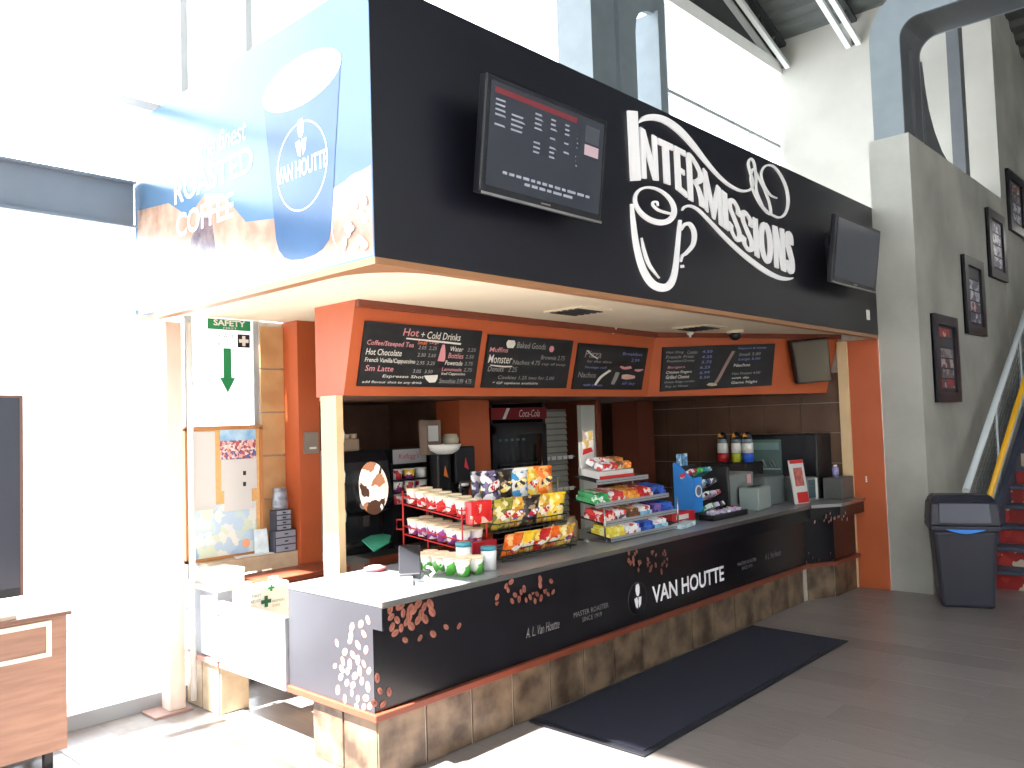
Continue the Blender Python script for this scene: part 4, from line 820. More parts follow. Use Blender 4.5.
tv = thing('standing_television', 'dark television standing on the brown console at the left edge', 'television', (-1.6, 1.6, .795))
b = NB(); box(b, -2.45, -1.055, 1.50, 1.56, .90, 1.925); obj('housing', b, mat('tv_bezel', S(120, 88, 76), .4), tv, bevel=.006)
b = NB(); box(b, -2.42, -1.075, 1.494, 1.50, .945, 1.91); obj('screen', b, mat('tv_screen_dark', S(58, 62, 74), .15), tv)
b = NB(); box(b, -2.42, -1.075, 1.492, 1.50, .905, .945); obj('lower_bezel', b, M_bplastic, tv)
b = NB(); box(b, -2.3, -1.10, 1.47, 1.66, .795, .815); box(b, -1.8, -1.7, 1.53, 1.58, .81, .95); obj('stand', b, mat('stand_beige', S(214, 196, 176), .4), tv)

# ------------------------------------------------------------------ back of the kiosk: counters, cooler, machines
BKZ = .80
bk = thing('back_counter', 'dark back counter with rust edge under the coffee machines', 'counter', (1.3, 1.9, 0))
b = NB(); box(b, 1.04, 2.2, 1.45, 2.70, .0, BKZ-.04); obj('body', b, M_dwall, bk)
b = NB(); box(b, 1.04, 2.2, 1.40, 2.70, BKZ-.04, BKZ); obj('worktop', b, mat('dark_worktop', S(70, 72, 70), .35), bk)
b = NB(); box(b, 1.04, 2.2, 1.39, 1.405, BKZ-.045, BKZ+.002); obj('edge_strip', b, M_orange_d, bk)
b = NB(); box(b, 2.22, 2.57, 1.70, 1.98, 0, BZ); struct(obj('wall_partition', b, M_orange))
b = NB(); box(b, 2.30, 2.50, 1.98, 2.71, 0, BZ); struct(obj('wall_partition_rear', b, M_dwall))
b = NB(); box(b, 4.08, 4.15, 1.70, 2.71, 0, BZ); struct(obj('trim_4', b, M_orange_d))
b = NB(); box(b, 3.86, 4.075, 1.72, 1.77, 0, BZ-.05); struct(obj('trim_5', b, mat('pale_post', S(205, 208, 200), .5)))
p = at(662, 440, 'Y', 1.9); q = at(680, 440, 'Y', 1.9); b = NB(); box(b, 5.30, 5.62, 2.05, 2.4, 0, BZ); struct(obj('wall_back_post', b, mat('brown_post', S(120, 66, 48), .5)))
# cooler
_mark = len(COL.objects)
co = thing('drinks_cooler', 'black glass-door drinks cooler with dark red header', 'cooler', (2.75, 1.9, 0))
b = NB(); box(b, 2.36, 2.40, 1.52, 2.38, 0, 1.88); box(b, 3.06, 3.10, 1.52, 2.38, 0, 1.88); box(b, 2.36, 3.10, 2.34, 2.38, 0, 1.88); box(b, 2.36, 3.10, 1.52, 2.38, .0, .12); box(b, 2.36, 3.10, 1.52, 2.38, 1.66, 1.70); obj('cabinet', b, M_bplastic, co)
b = NB(); box(b, 2.36, 3.10, 1.50, 1.56, 1.73, 1.835); hd = obj('header', b, mat('cooler_red', S(120, 18, 30), .4), co)  # header is a plain dark red panel without emission
text('lettering', 'Coca-Cola', (2.72, 1.50, 1.75), X, Z, -Y, M_paper, hd, width=.28, height=.065, shear=.3)
b = NB(); prism(b, [(2.50, 1.498, 1.735), (2.54, 1.498, 1.735), (2.60, 1.498, 1.83), (2.56, 1.498, 1.83)], (0, -.002, 0)); obj('wave_print', b, M_paper, hd)
b = NB(); box(b, 2.37, 2.42, 1.50, 1.53, .12, 1.68); box(b, 3.03, 3.09, 1.50, 1.53, .12, 1.68); box(b, 2.37, 3.09, 1.50, 1.53, .12, .2); box(b, 2.37, 3.09, 1.50, 1.53, 1.60, 1.68); dr = obj('door', b, M_bplastic, co)
b = NB(); box(b, 2.42, 3.03, 1.515, 1.52, .2, 1.60); obj('pane', b, glass('dark_glass', (.5, .55, .6, 1), .1), dr)
b = NB(); tube(b, [(2.98, 1.48, .7), (2.98, 1.47, 1.1), (2.98, 1.48, 1.5)], .012, 8); obj('handle', b, M_chrome, dr)
for z in (.55, .95, 1.32):
    b = NB(); box(b, 2.41, 3.05, 1.58, 2.3, z, z+.015); obj('shelf', b, M_alu, co)
bcol = [S(190, 30, 40), S(60, 110, 60), S(40, 90, 160), S(230, 140, 40), S(200, 200, 205)]
me_b = None
bott = thing('drink_bottle', 'drink bottle standing on a shelf inside the cooler', 'bottle', (2.5, 1.66, .966), 'bottles in the drinks cooler')
WORLD[bott.name] = Matrix.Identity(4)
b = NB(); lathe(b, [(.028, 0), (.03, .02), (.03, .13), (.012, .18), (.012, .20)], n=10); obj('bottle_body', b, mat('bottle_mix', S(120, 60, 50), .25, col2=S(60, 90, 130), scale=3), bott)
b = NB(); lathe(b, [(.014, .20), (.014, .22)], n=10); obj('cap', b, M_white, bott)
def BLAB(z, k): return 'drink bottle on the %s shelf of the cooler, %s from left' % ({.566: 'lowest', .966: 'middle', 1.336: 'highest'}[z], ['first', 'second', 'third', 'fourth', 'fifth', 'sixth', 'seventh'][k])
bott['label'] = BLAB(.966, 0)
for z in (.566, .966, 1.336):
    for k in range(7):
        if not (z == .966 and k == 0): dup(bott, (2.48+.078*k, 1.66, z), k, BLAB(z, k))
bott.location = (2.48, 1.66, .966)
# louvered steel panel next to the cooler
lv = thing('louvered_shelf_unit', 'grey slatted steel panel between the cooler and the pale post', 'shelf unit', (3.35, 1.7, 0))
b = NB(); box(b, 3.14, 3.65, 1.72, 1.76, 0, 1.82); obj('backing', b, mat('louver_grey', S(120, 120, 116), .5, metal=.2), lv)
for k in range(26):
    b = NB(); z = .30+k*.058; prism(b, [(3.15, 1.70, z), (3.15, 1.72, z+.045), (3.15, 1.72, z)], (.49, 0, 0)); obj('slat', b, mat('slat_grey', S(168, 168, 160), .45, metal=.2), lv)
for z in (1.05, 1.35):
    b = NB(); box(b, 3.16, 3.62, 1.60, 1.70, z, z+.012); sh = obj('shelf', b, M_alu, lv)
    for k in range(5):
        b = NB(); box(b, 3.18+k*.085, 3.24+k*.085, 1.592, 1.60, z-.015, z+.02); obj('price_tag', b, M_paper, sh)

for _o in list(COL.objects)[_mark:]:
    if _o.parent is None: _o.location += Vector((.27, .24, 0))
def on(u, v, z=TZ): return at(u, v, 'Z', z)
# coffee machine
cm = thing('coffee_machine', 'tall black coffee machine with a brightened picture panel on the back counter', 'coffee machine', (1.28, 1.75, BKZ))
mx0, mx1, my0 = 1.06, 1.44, 1.62; mz = 1.52
p = at(340, 448, 'Y', my0); q = at(390, 448, 'Y', my0); mx0, mx1, mz = p.x+.02, q.x, p.z-.03
b = NB(); prism(b, [(mx0, my0, BKZ), (mx0, my0, BKZ+.06), (mx0, my0+.12, BKZ+.08), (mx0, my0+.12, BKZ+.26), (mx0, my0, BKZ+.30), (mx0, my0-.03, BKZ+.38), (mx0, my0+.02, mz-.08), (mx0, my0+.08, mz), (mx0, my0+.5, mz), (mx0, my0+.5, BKZ)], (mx1-mx0, 0, 0)); cmb = obj('body', b, M_bplastic, cm, bevel=.012)
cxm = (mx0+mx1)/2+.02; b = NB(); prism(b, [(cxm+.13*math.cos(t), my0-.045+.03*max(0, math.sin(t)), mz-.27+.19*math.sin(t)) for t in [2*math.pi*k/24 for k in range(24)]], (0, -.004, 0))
obj('picture_panel', b, blotch('coffee_picture_glow', [S(250, 240, 228), S(245, 225, 205), S(250, 246, 240), S(190, 130, 96), S(250, 245, 240), S(248, 236, 224), S(90, 60, 46)], 13, .3), cmb)
_pb = MATS['coffee_picture_glow'].node_tree; _pn = _pb.nodes['Principled BSDF']; _pb.links.new(_pn.inputs['Base Color'].links[0].from_socket, _pn.inputs['Emission Color']); _pn.inputs['Emission Strength'].default_value = .7  # panel glow added in place of window light reflected on it
for k in range(3):
    b = NB(); lathe(b, [(.028, 0), (.028, -.006)], (cxm-.08+k*.08, my0-.02, BKZ+.345), 12, axis='Y'); obj('button', b, M_alu, cmb)
b = NB(); box(b, cxm-.03, cxm+.03, my0+.05, my0+.11, BKZ+.18, BKZ+.26); obj('spout', b, M_chrome, cm)
b = NB(); box(b, mx0+.05, mx1-.02, my0-.02, my0+.11, BKZ+.06, BKZ+.075); obj('drip_tray', b, M_chrome, cm)
b = NB(); p = [at(u, v, 'Z', BKZ+.085) for u, v in ((362, 543), (376, 535), (391, 537), (389, 545), (374, 553))]
vs_ = [(q.x, q.y, BKZ+.088+random.uniform(0, .02)) for q in p]; prism(b, vs_, (0, 0, .008)); tag(obj('green_cloth', b, mat('teal_cloth', S(60, 170, 140), .9, var=.1)), 'folded teal cloth lying at the foot of the coffee machine', 'cloth')
cu = thing('cup_carrier', 'beige cardboard cup carrier on top of the coffee machine', 'cup carrier', (mx0+.12, my0+.2, mz))
b = NB(); box(b, mx0+.05, mx0+.24, my0+.12, my0+.30, mz, mz+.09); obj('tray', b, mat('kraft_board', S(150, 128, 108), .9), cu, bevel=.01)
for k in range(3):
    b = NB(); lathe(b, [(.025, 0), (.03, .04)], (mx0+.08+k*.065, my0+.16, mz+.085), 10); obj('cup_end', b, mat('kraft_light', S(186, 164, 142), .9), cu)
# paper towel / lids hanging on the jamb
for k, v in enumerate((437, 478, 518)):
    p = at(337, v, 'Y', 1.0); b = NB(); lathe(b, [(.012, -.06), (.026, -.03), (.03, .02), (.018, .06), (.008, .075)], (.555, 1.02, p.z), 10); tag(obj('lid_dispenser', b, M_white), ['top', 'middle', 'bottom'][k]+' white rounded lid dispenser on the inside of the cream jamb', 'dispenser')

# cereal cup rack
cr = thing('cereal_rack', 'black cereal cup rack with a grey header card', 'rack', (1.7, 1.75, BKZ))
ry = 1.62; xl, xr = at(393, 470, 'Y', ry).x, at(430, 470, 'Y', ry).x; zz = [at(410, v, 'Y', ry).z for v in (503, 491, 478.5)]
b = NB(); box(b, xl-.01, xr+.01, ry+.10, ry+.12, BKZ, zz[2]+.23); box(b, xl-.01, xl, ry, ry+.1, BKZ, zz[2]+.12)
obj('back_panel', b, M_bplastic, cr)
for z in zz:
    b = NB(); box(b, xl-.01, xr+.01, ry-.02, ry+.11, z-.008, z); obj('shelf', b, M_bplastic, cr)
hz = at(410, 463, 'Y', ry).z-.06
b = NB(); box(b, xl, xr-.04, ry-.005, ry, hz+.06, at(410, 449, 'Y', ry).z); hc = obj('header_card', b, mat('header_grey', S(150, 150, 154), .5), cr)
text('lettering', "Kellogg's", (xl+.05, ry-.005, hz+.085), X, Z, -Y, mat('script_red', S(150, 40, 60), .6), hc, width=(xr-xl)*.55, height=.05, shear=.3)
cups = [blotch('cereal_red', [S(225, 225, 225), S(190, 40, 60), S(235, 235, 235)], 18), blotch('cereal_yellow', [S(235, 235, 230), S(235, 190, 60), S(150, 60, 130)], 18), blotch('cereal_white', [S(236, 236, 236), S(220, 220, 225), S(200, 60, 70)], 18)]
cc_ = []
for i, z in enumerate(zz):
    for k in range(3):
        b = NB(); w_ = (xr-xl)/3; cx_ = xl+w_*(k+.5); r_ = w_*.40
        lathe(b, [(r_*.85, 0), (r_, .068)], (cx_, ry+.04, z), 12); o = obj('cereal_cup', b, cups[(2-i+k) % 3])
        tag(o, '%s paper cereal cup on the %s shelf of the black rack' % (['left', 'middle', 'right'][k], ['bottom', 'middle', 'top'][i]), 'cereal cup', 'paper cereal cups in the black rack')
        b = NB(); lathe(b, [(r_*1.05, .068), (r_*1.05, .076)], (cx_, ry+.04, z), 12); obj('lid', b, M_paper, o)
# coffee brewers
for n_, (u0, u1, v0, v1, lb, lc) in enumerate(((432, 452, 455, 520, 'black coffee brewer with orange mark, next to the cereal rack', S(220, 120, 40)), (453, 476, 447, 520, 'taller black coffee brewer with red mark, beside the orange partition', S(220, 50, 70)))):
    yb = 1.44; p, q = at(u0, v0, 'Y', yb), at(u1, v0, 'Y', yb); t = thing('coffee_brewer', lb, 'coffee brewer', (p.x, yb, BKZ)); H = p.z; W0, W1 = p.x+(.06 if n_ == 0 else .02), q.x-.01
    b = NB(); box(b, W0, W1, yb+.08, yb+.14, BKZ, H); box(b, W0, W1, yb, yb+.14, H-.28, H); box(b, W0, W1, yb-.02, yb+.14, BKZ, BKZ+.05); obj('body', b, M_bplastic, t, bevel=.012)
    mxx = (W0+W1)/2; b = NB(); lathe(b, [(.075, 0), (.085, .03), (.085, .12), (.05, .16)], (mxx, yb+.07, BKZ+.055), 14); obj('carafe', b, mat('carafe_glass', S(40, 38, 38), .1), t)
    b = NB(); lathe(b, [(.03, 0), (.07, .04), (.07, .09)], (mxx, yb+.05, H-.36), 12); obj('brew_basket', b, M_chrome if n_ else M_bplastic, t)
    b = NB(); prism(b, [(mxx-.015, yb-.001, H-.16), (mxx+.03, yb-.001, H-.18), (mxx, yb-.001, H-.09)], (0, -.004, 0)); obj('mark', b, mat('brew_mark%d' % n_, lc, .4), t)
    if n_ == 0:
        t2 = thing('filter_bowl', 'white round bowl on top of the left coffee brewer', 'bowl', (mxx, yb+.1, H)); b = NB(); lathe(b, [(.06, 0), (.11, .03), (.13, .075), (.125, .075), (.10, .035)], (mxx+.02, yb+.02, H), 18); obj('bowl', b, M_white, t2)
        t3 = thing('supply_carton', 'brown carton with white label standing above the bowl', 'carton', (mxx, yb+.28, H)); b = NB(); box(b, mxx-.10, mxx+.05, yb+.09, yb+.17, H, H+.26); obj('carton', b, mat('carton_brown', S(128, 110, 96), .8), t3)
        b = NB(); box(b, mxx-.08, mxx+.02, yb+.087, yb+.09, H+.10, H+.22); obj('label', b, M_paper, t3)
    else:
        b = NB(); lathe(b, [(.03, 0), (.06, .02), (.07, .06), (.05, .10)], (mxx-.06, yb+.1, H), 10); tag(obj('filter_stack', b, mat('filter_paper', S(190, 180, 160), .9)), 'stack of pale coffee filters on the taller brewer', 'coffee filters')

# right interior: dark cases, bottles
kc = thing('hot_food_case', 'black display case with greenish glass front against the right tile wall', 'display case', (5.5, .55, .85))
b = NB(); box(b, 5.40, 5.74, .06, .98, .874, 1.50); obj('cabinet', b, M_bplastic, kc, bevel=.01)
b = NB(); box(b, 5.385, 5.40, .42, .94,  .92, 1.45); gl = obj('glass_front', b, mat('case_glass', S(96, 120, 116), .15), kc)
b = NB(); box(b, 5.375, 5.386, .44, .92, 1.35, 1.42); obj('pale_strip', b, mat('case_strip', S(120, 150, 146), .3), gl)  # plain paler strip across the top of the glass front
for z in (1.18, .99):
    b = NB(); box(b, 5.372, 5.386, .43, .93, z-.03, z-.015); obj('rail', b, M_alu, gl)
    for k in range(5):
        b = NB(); y = .48+k*.10; tube(b, [(5.375, y, z), (5.372, y+.03, z+.07), (5.375, y+.06, z+.05), (5.375, y+.03, z)], .008, 6); obj('hook', b, M_alu, gl)
b = NB(); box(b, 5.12, 5.75, .75, 2.0, 0, .872); tag(obj('right_back_counter', b, M_dwall), 'dark back counter along the right tile wall', 'counter')
ds = thing('dispenser_stand', 'dark stand carrying the three tall syrup bottles', 'stand', (5.2, .85, .874))
b = NB(); box(b, 4.98, 5.36, .60, 1.10, .874, 1.24); obj('block', b, mat('stand_dark', S(44, 38, 40), .4), ds, bevel=.01)
for k, (u, colr, nm) in enumerate(((723, S(190, 40, 50), 'red'), (737, S(190, 200, 50), 'yellow'), (748, S(40, 90, 200), 'blue'))):
    p = at(u, 455, 'X', 5.10); t = thing('syrup_bottle', 'tall syrup bottle with %s lower band and orange tip' % nm, 'bottle', (5.10, p.y, 1.24), 'syrup bottles on the dark stand')
    for z0, z1, r_, m_, pn in ((0, .09, .055, mat('syrup_'+nm, colr, .3), 'syrup_band'), (.09, .19, .055, M_white, 'label_band'), (.19, .23, .05, mat('syrup_clear', S(120, 140, 150), .2), 'shoulder')):
        b = NB(); lathe(b, [(r_, z0), (r_, z1-.003), (r_*.9, z1)], (5.10, p.y, 1.241), 14); obj(pn, b, m_, t)
    b = NB(); lathe(b, [(.045, .23), (.04, .27), (.012, .30)], (5.10, p.y, 1.241), 12); obj('cap', b, M_bplastic, t)
    b = NB(); prism(b, [(5.05, p.y-.03, 1.49), (5.05, p.y+.02, 1.49), (5.05, p.y, 1.53)], (-.01, 0, 0)); obj('tip', b, mat('orange_tip', S(235, 150, 60), .4), t)

# ------------------------------------------------------------------ goods on the counter
# red wire rack of noodle cups
nr = thing('noodle_cup_rack', 'red wire rack of instant noodle cups on the counter', 'rack', (.95, .5, TZ))
RX0, RX1, RY0, RY1 = .86, 1.06, .27, .80
tiers = [(1.215, 1.15), (1.03, .975)]
b = NB()
for x in (RX0, RX1):
    for y in (RY0, RY1): tube(b, [(x, y, TZ), (x, y, 1.30 if y == RY1 else 1.22)], .005, 6, 0)
obj('upright', b, M_red, nr)
for zf, zn in tiers:
    b = NB()
    for dz in (0, .05): tube(b, [(RX0, RY1, zf+dz), (RX0, RY0, zn+dz), (RX1, RY0, zn+dz), (RX1, RY1, zf+dz)], .004, 6, closed=True)
    for k in range(5): x = RX0+(RX1-RX0)*k/4; tube(b, [(x, RY1, zf), (x, RY0, zn)], .0025, 5)
    obj('wire_tray', b, M_red, nr)
b = NB(); tube(b, [(RX0, RY1, 1.06), (RX0-.02, RY1+.04, 1.06), (RX0-.02, RY1+.04, 1.12), (RX0, RY1, 1.12)], .006, 6); obj('side_hook', b, M_red, nr)
M_lid = mat('noodle_lid', S(238, 222, 190), .6, var=.05, scale=20)
def cup(nm, m_, lab, grp, cat='noodle cup'):
    t = thing(nm, lab, cat, (0, 0, 0), grp); WORLD[t.name] = Matrix.Identity(4)
    b = NB(); lathe(b, [(.034, 0), (.044, .085)], n=14); obj('cup', b, m_, t)
    b = NB(); lathe(b, [(.046, .085), (.047, .09), (.044, .096)], n=14); obj('lid', b, M_lid, t); return t
def stripe_cup(nm, ca, cb): 
    return blotch(nm, [ca, cb, ca, S(240, 236, 230)], 22)
rows = [(tiers[0], stripe_cup('cup_red', S(210, 30, 35), S(240, 235, 230)), 'red and white noodle cup on the top tier of the red rack', 'noodle cups on the top tier'), (tiers[1], stripe_cup('cup_purple', S(160, 70, 150), S(240, 236, 240)), 'purple and white noodle cup on the lower tier of the red rack', 'noodle cups on the lower tier')]
for (zf, zn), m_, lab, grp in rows:
    NL = lambda i, k, lab=lab: (lab.split(' on the ')[0]+', %s from front, %s row, '+lab.split(' on the ')[1]) % (['sixth', 'fifth', 'fourth', 'third', 'second', 'first'][k], ['left', 'right'][i])
    c0 = cup('noodle_cup', m_, lab, grp); first = True
    for i in range(2):
        for k in range(6):
            f = (k+.5)/6; loc = (RX0+.05+i*.10, RY1+(RY0-RY1)*f, zf+(zn-zf)*f+.006)
            if first: c0.location = loc; first = False; c0['label'] = NL(0, 0)
            else: dup(c0, loc, k*.9+i, NL(i, k))
    # red cartons closing the near end of each tier
b = NB(); box(b, RX0+.02, RX1-.01, RY0-.062, RY0-.008, tiers[0][1]-.03, tiers[0][1]+.10); tag(obj('red_snack_box', b, blotch('red_box', [S(205, 25, 30), S(220, 40, 40), S(235, 190, 170)], 20), None, bevel=.004), 'red carton hooked on the front end of the rack top tier', 'carton')
b = NB(); box(b, RX0+.02, RX1+.02, RY0-.064, RY0-.010, tiers[1][1]-.03, tiers[1][1]+.04); tag(obj('red_snack_box', b, mat('dark_red_box', S(170, 25, 40), .4), None, bevel=.004), 'dark red price tray on the front end of the rack lower tier', 'tray')
M_gcup = stripe_cup('cup_green', S(90, 180, 70), S(240, 240, 225)); g0 = cup('soup_cup', M_gcup, 'green and white soup cup on the counter below the red rack', 'soup cups below the red rack', 'soup cup'); first = True
for i in range(2):
    for k in range(5):
        loc = (.68+i*.10, .46-.095*k, TZ+.001)
        gl_ = 'green and white soup cup, %s from front, %s row below the red rack' % (['fifth', 'fourth', 'third', 'second', 'first'][k], ['left', 'right'][i])
        if first: g0.location = loc; first = False; g0['label'] = gl_
        else: dup(g0, loc, k, gl_)
for (x, y, h, cl, lb) in ((.80, .20, .16, S(235, 238, 240), 'tall white tub with teal band beside the soup cups'), (.90, .10, .13, S(245, 245, 240), 'short white tub at the front of the counter by the chip rack')):
    t = thing('white_tub', lb, 'tub', (x, y, TZ)); b = NB(); lathe(b, [(.042, 0), (.045, h*.8), (.04, h*.85)], (x, y, TZ+.001), 14); obj('tub', b, mat('tub_white', cl, .4), t)
    b = NB(); lathe(b, [(.046, h*.85), (.046, h)], (x, y, TZ+.001), 14); obj('lid', b, mat('tub_teal', S(60, 140, 160), .4), t)
# payment terminal
pt = thing('payment_terminal', 'black and white payment terminal on a cradle at the counter end', 'payment terminal', (.45, .25, TZ))
def rotbox(bm, c, sx, sy, sz, rz, tilt=0, mi=0):
    mtx = Matrix.Translation(c) @ Matrix.Rotation(rz, 4, 'Z') @ Matrix.Rotation(tilt, 4, 'X'); v = box(bm, -sx, sx, -sy, sy, -sz, sz, mi)
    for q in v: q.co = mtx @ q.co
b = NB(); rotbox(b, Vector((.46, .27, TZ+.085)), .06, .13, .028, -.7, .5); obj('handset', b, M_bplastic, pt, bevel=.008)
b = NB(); rotbox(b, Vector((.485, .31, TZ+.132)), .045, .04, .003, -.7, .5); obj('screen', b, mat('term_screen', S(90, 100, 100), .2), pt)
b = NB(); rotbox(b, Vector((.36, .22, TZ+.022)), .06, .11, .012, -.7, .05); obj('paper_slip', b, M_paper, pt, bevel=.004)
b = NB(); rotbox(b, Vector((.46, .25, TZ+.012)), .07, .10, .011, -.5); obj('cradle', b, mat('cradle_grey', S(150, 152, 154), .35), pt, bevel=.004)
b = NB(); tube(b, [(.52, .2, TZ+.06), (.545, .19, TZ+.055), (.55, .17, TZ+.03), (.525, .18, TZ+.015)], .008, 8); obj('cord_loop', b, M_white, pt)
b = NB(); tube(b, [(.30, .22, TZ+.006), (.36, .26, TZ+.012), (.42, .27, TZ+.02)], .004, 6); obj('cable', b, M_bplastic, pt)
p = on(375, 571); t = thing('red_dish', 'small red dish with a white rim on the counter corner', 'dish', (p.x, p.y, TZ)); b = NB(); lathe(b, [(.05, 0), (.065, .02), (.06, .022)], (p.x, p.y, TZ+.001), 16); obj('dish', b, mat('dish_red', S(210, 90, 95), .4), t)
b = NB(); lathe(b, [(.045, .02), (.04, .028)], (p.x, p.y, TZ+.001), 14); obj('filling', b, M_paper, t)

# chip rack
ch = thing('chip_rack', 'black wire chip rack with three tiers on the counter', 'rack', (1.4, .35, TZ))
b = NB()
for x in (1.12, 1.76):
    tube(b, [(x, .55, TZ), (x, .55, 1.34)], .006, 6); tube(b, [(x, .20, TZ), (x, .20, TZ+.02), (x, .55, TZ+.02)], .006, 6)
tube(b, [(1.12, .55, 1.34), (1.76, .55, 1.34)], .006, 6); obj('frame', b, M_dark, ch)
TIERS = [(.895, .24), (1.045, .31), (1.18, .38)]
for z, y in TIERS:
    b = NB()
    for dz in (0, .05): tube(b, [(1.11, y-.08, z+dz), (1.77, y-.08, z+dz), (1.77, .54, z+dz), (1.11, .54, z+dz)], .004, 5, closed=True)
    for k in range(14): x = 1.11+k*.66/13; tube(b, [(x, y-.08, z+.05), (x, y-.08, z), (x, .54, z)], .002, 4)
    obj('wire_shelf', b, M_dark, ch)
def bag(nm, lab, grp, w_, h, m_, loc, rz, tilt, d=.035):
    bm = NB(); nx, ny = 6, 8; fr = []; bkk = []
    rnd = random.Random(sum(map(ord, lab)))
    for j in range(ny+1):
        a, c = [], []
        for i in range(nx+1):
            s = i/nx*2-1; t_ = j/ny*2-1; bul = d*(1-abs(s)**2.2)*(1-abs(t_)**3)+.001; wob = rnd.uniform(-.003, .003)
            x = s*w_/2*(1-.06*(1-t_*t_)); z = (t_+1)/2*h
            a.append(bm.verts.new((x, -bul+wob, z))); c.append(bm.verts.new((x, bul, z)))
        fr.append(a); bkk.append(c)
    for j in range(ny):
        for i in range(nx):
            bm.faces.new((fr[j][i], fr[j][i+1], fr[j+1][i+1], fr[j+1][i])).smooth = True; bm.faces.new((bkk[j][i+1], bkk[j][i], bkk[j+1][i], bkk[j+1][i+1])).smooth = True
    for j in range(ny):
        bm.faces.new((fr[j][0], fr[j+1][0], bkk[j+1][0], bkk[j][0])); bm.faces.new((fr[j][nx], bkk[j][nx], bkk[j+1][nx], fr[j+1][nx]))
    for i in range(nx):
        bm.faces.new((fr[0][i], bkk[0][i], bkk[0][i+1], fr[0][i+1])); bm.faces.new((fr[ny][i], fr[ny][i+1], bkk[ny][i+1], bkk[ny][i]))
    t = thing(nm, lab, 'snack bag', (0, 0, 0), grp); WORLD[t.name] = Matrix.Identity(4)
    obj('pouch', bm, m_, t)
    b = NB(); box(b, -w_/2*.98, w_/2*.98, -.004, .004, h-.003, h+.012); obj('top_seal', b, m_, t)
    bz_ = rnd.uniform(.5, .62); b = NB(); prism(b, [(w_*.30*math.cos(a), -d*.9, h*bz_+h*.13*math.sin(a)+.12*w_*math.cos(a)) for a in [2*math.pi*k/12 for k in range(12)]], (0, -.006, 0)); obj('badge', b, blotch('bag_badge%d' % rnd.randrange(3), [[S(245, 240, 225), S(210, 40, 40), S(240, 240, 240)], [S(250, 220, 80), S(245, 235, 200), S(60, 50, 60)], [S(200, 40, 50), S(245, 240, 235), S(60, 90, 160)]][rnd.randrange(3)], 45), t)
    t.location = loc; t.rotation_euler = (tilt, 0, rz); return t
BM = {k: blotch('bag_'+k, v, 26, .28) for k, v in {
    'black and white': [S(30, 30, 48), S(235, 235, 240), S(50, 46, 70), S(120, 110, 150)], 'white and blue': [S(240, 240, 240), S(60, 150, 210), S(235, 235, 225), S(245, 245, 245)], 'yellow': [S(250, 205, 40), S(252, 215, 70), S(245, 190, 30), S(250, 235, 160)],
    'orange': [S(240, 110, 30), S(245, 125, 40), S(235, 95, 25), S(250, 190, 120)], 'brown': [S(90, 50, 36), S(130, 80, 50), S(70, 40, 34), S(220, 190, 140)], 'gold': [S(230, 175, 50), S(240, 200, 90), S(200, 140, 40), S(250, 235, 180)], 'red': [S(200, 30, 34), S(215, 50, 40), S(180, 24, 30), S(240, 200, 90)], 'olive': [S(150, 150, 60), S(200, 180, 70), S(120, 120, 50), S(230, 220, 170)], 'dark': [S(40, 34, 34), S(60, 50, 46), S(180, 150, 110), S(30, 28, 30)]}.items()}
spec = [(2, ['black and white', 'dark', 'white and blue', 'yellow', 'orange'], .21, -.05), (1, ['olive', 'gold', 'dark', 'gold', 'yellow'], .18, .2), (0, ['orange', 'yellow', 'red', 'orange', 'gold'], .13, .35)]
tn = {2: 'top', 1: 'middle', 0: 'bottom'}; ordn = ['first', 'second', 'third', 'fourth', 'fifth']
for ti, cl, h, tl in spec:
    z, y = TIERS[ti]
    for k, c in enumerate(cl):
        bag('chip_bag', '%s snack bag, %s from left on the %s tier of the chip rack' % (c, ordn[k], tn[ti]), 'bags in the chip rack', .165, h, BM[c], (1.19+k*.125, y-.03+.012*(k % 2), z+.008), random.uniform(-.25, .1), tl)
        if ti > 0: bag('chip_bag', '%s snack bag behind the %s from left on the %s tier' % (c, ordn[k], tn[ti]), 'bags in the chip rack', .165, h*.96, BM[c], (1.20+k*.125, y+.07, z+.012), random.uniform(-.2, .2), tl)
# jugs between chip rack and candy rack
for u, v, lb in ((563, 547, 'small clear jug with white handle behind the chip rack'), (578, 543, 'dark canister with pale stripe behind the chip rack')):
    p = on(u, v); t = thing('condiment_jug', lb, 'jug', (p.x, p.y+.25, TZ)); x, y = p.x+.05, p.y+.10
    b = NB(); lathe(b, [(.05, 0), (.055, .02), (.05, .13), (.035, .15), (.036, .17)], (x, y, TZ+.001), 16); obj('vessel', b, mat('jug_grey', S(120, 122, 110), .25) if u == 563 else mat('canister', S(130, 110, 80), .4), t)
    b = NB(); tube(b, [(x-.05, y-.02, TZ+.04), (x-.085, y-.05, TZ+.06), (x-.085, y-.05, TZ+.11), (x-.05, y-.02, TZ+.14)], .008, 8); obj('handle', b, M_white, t)

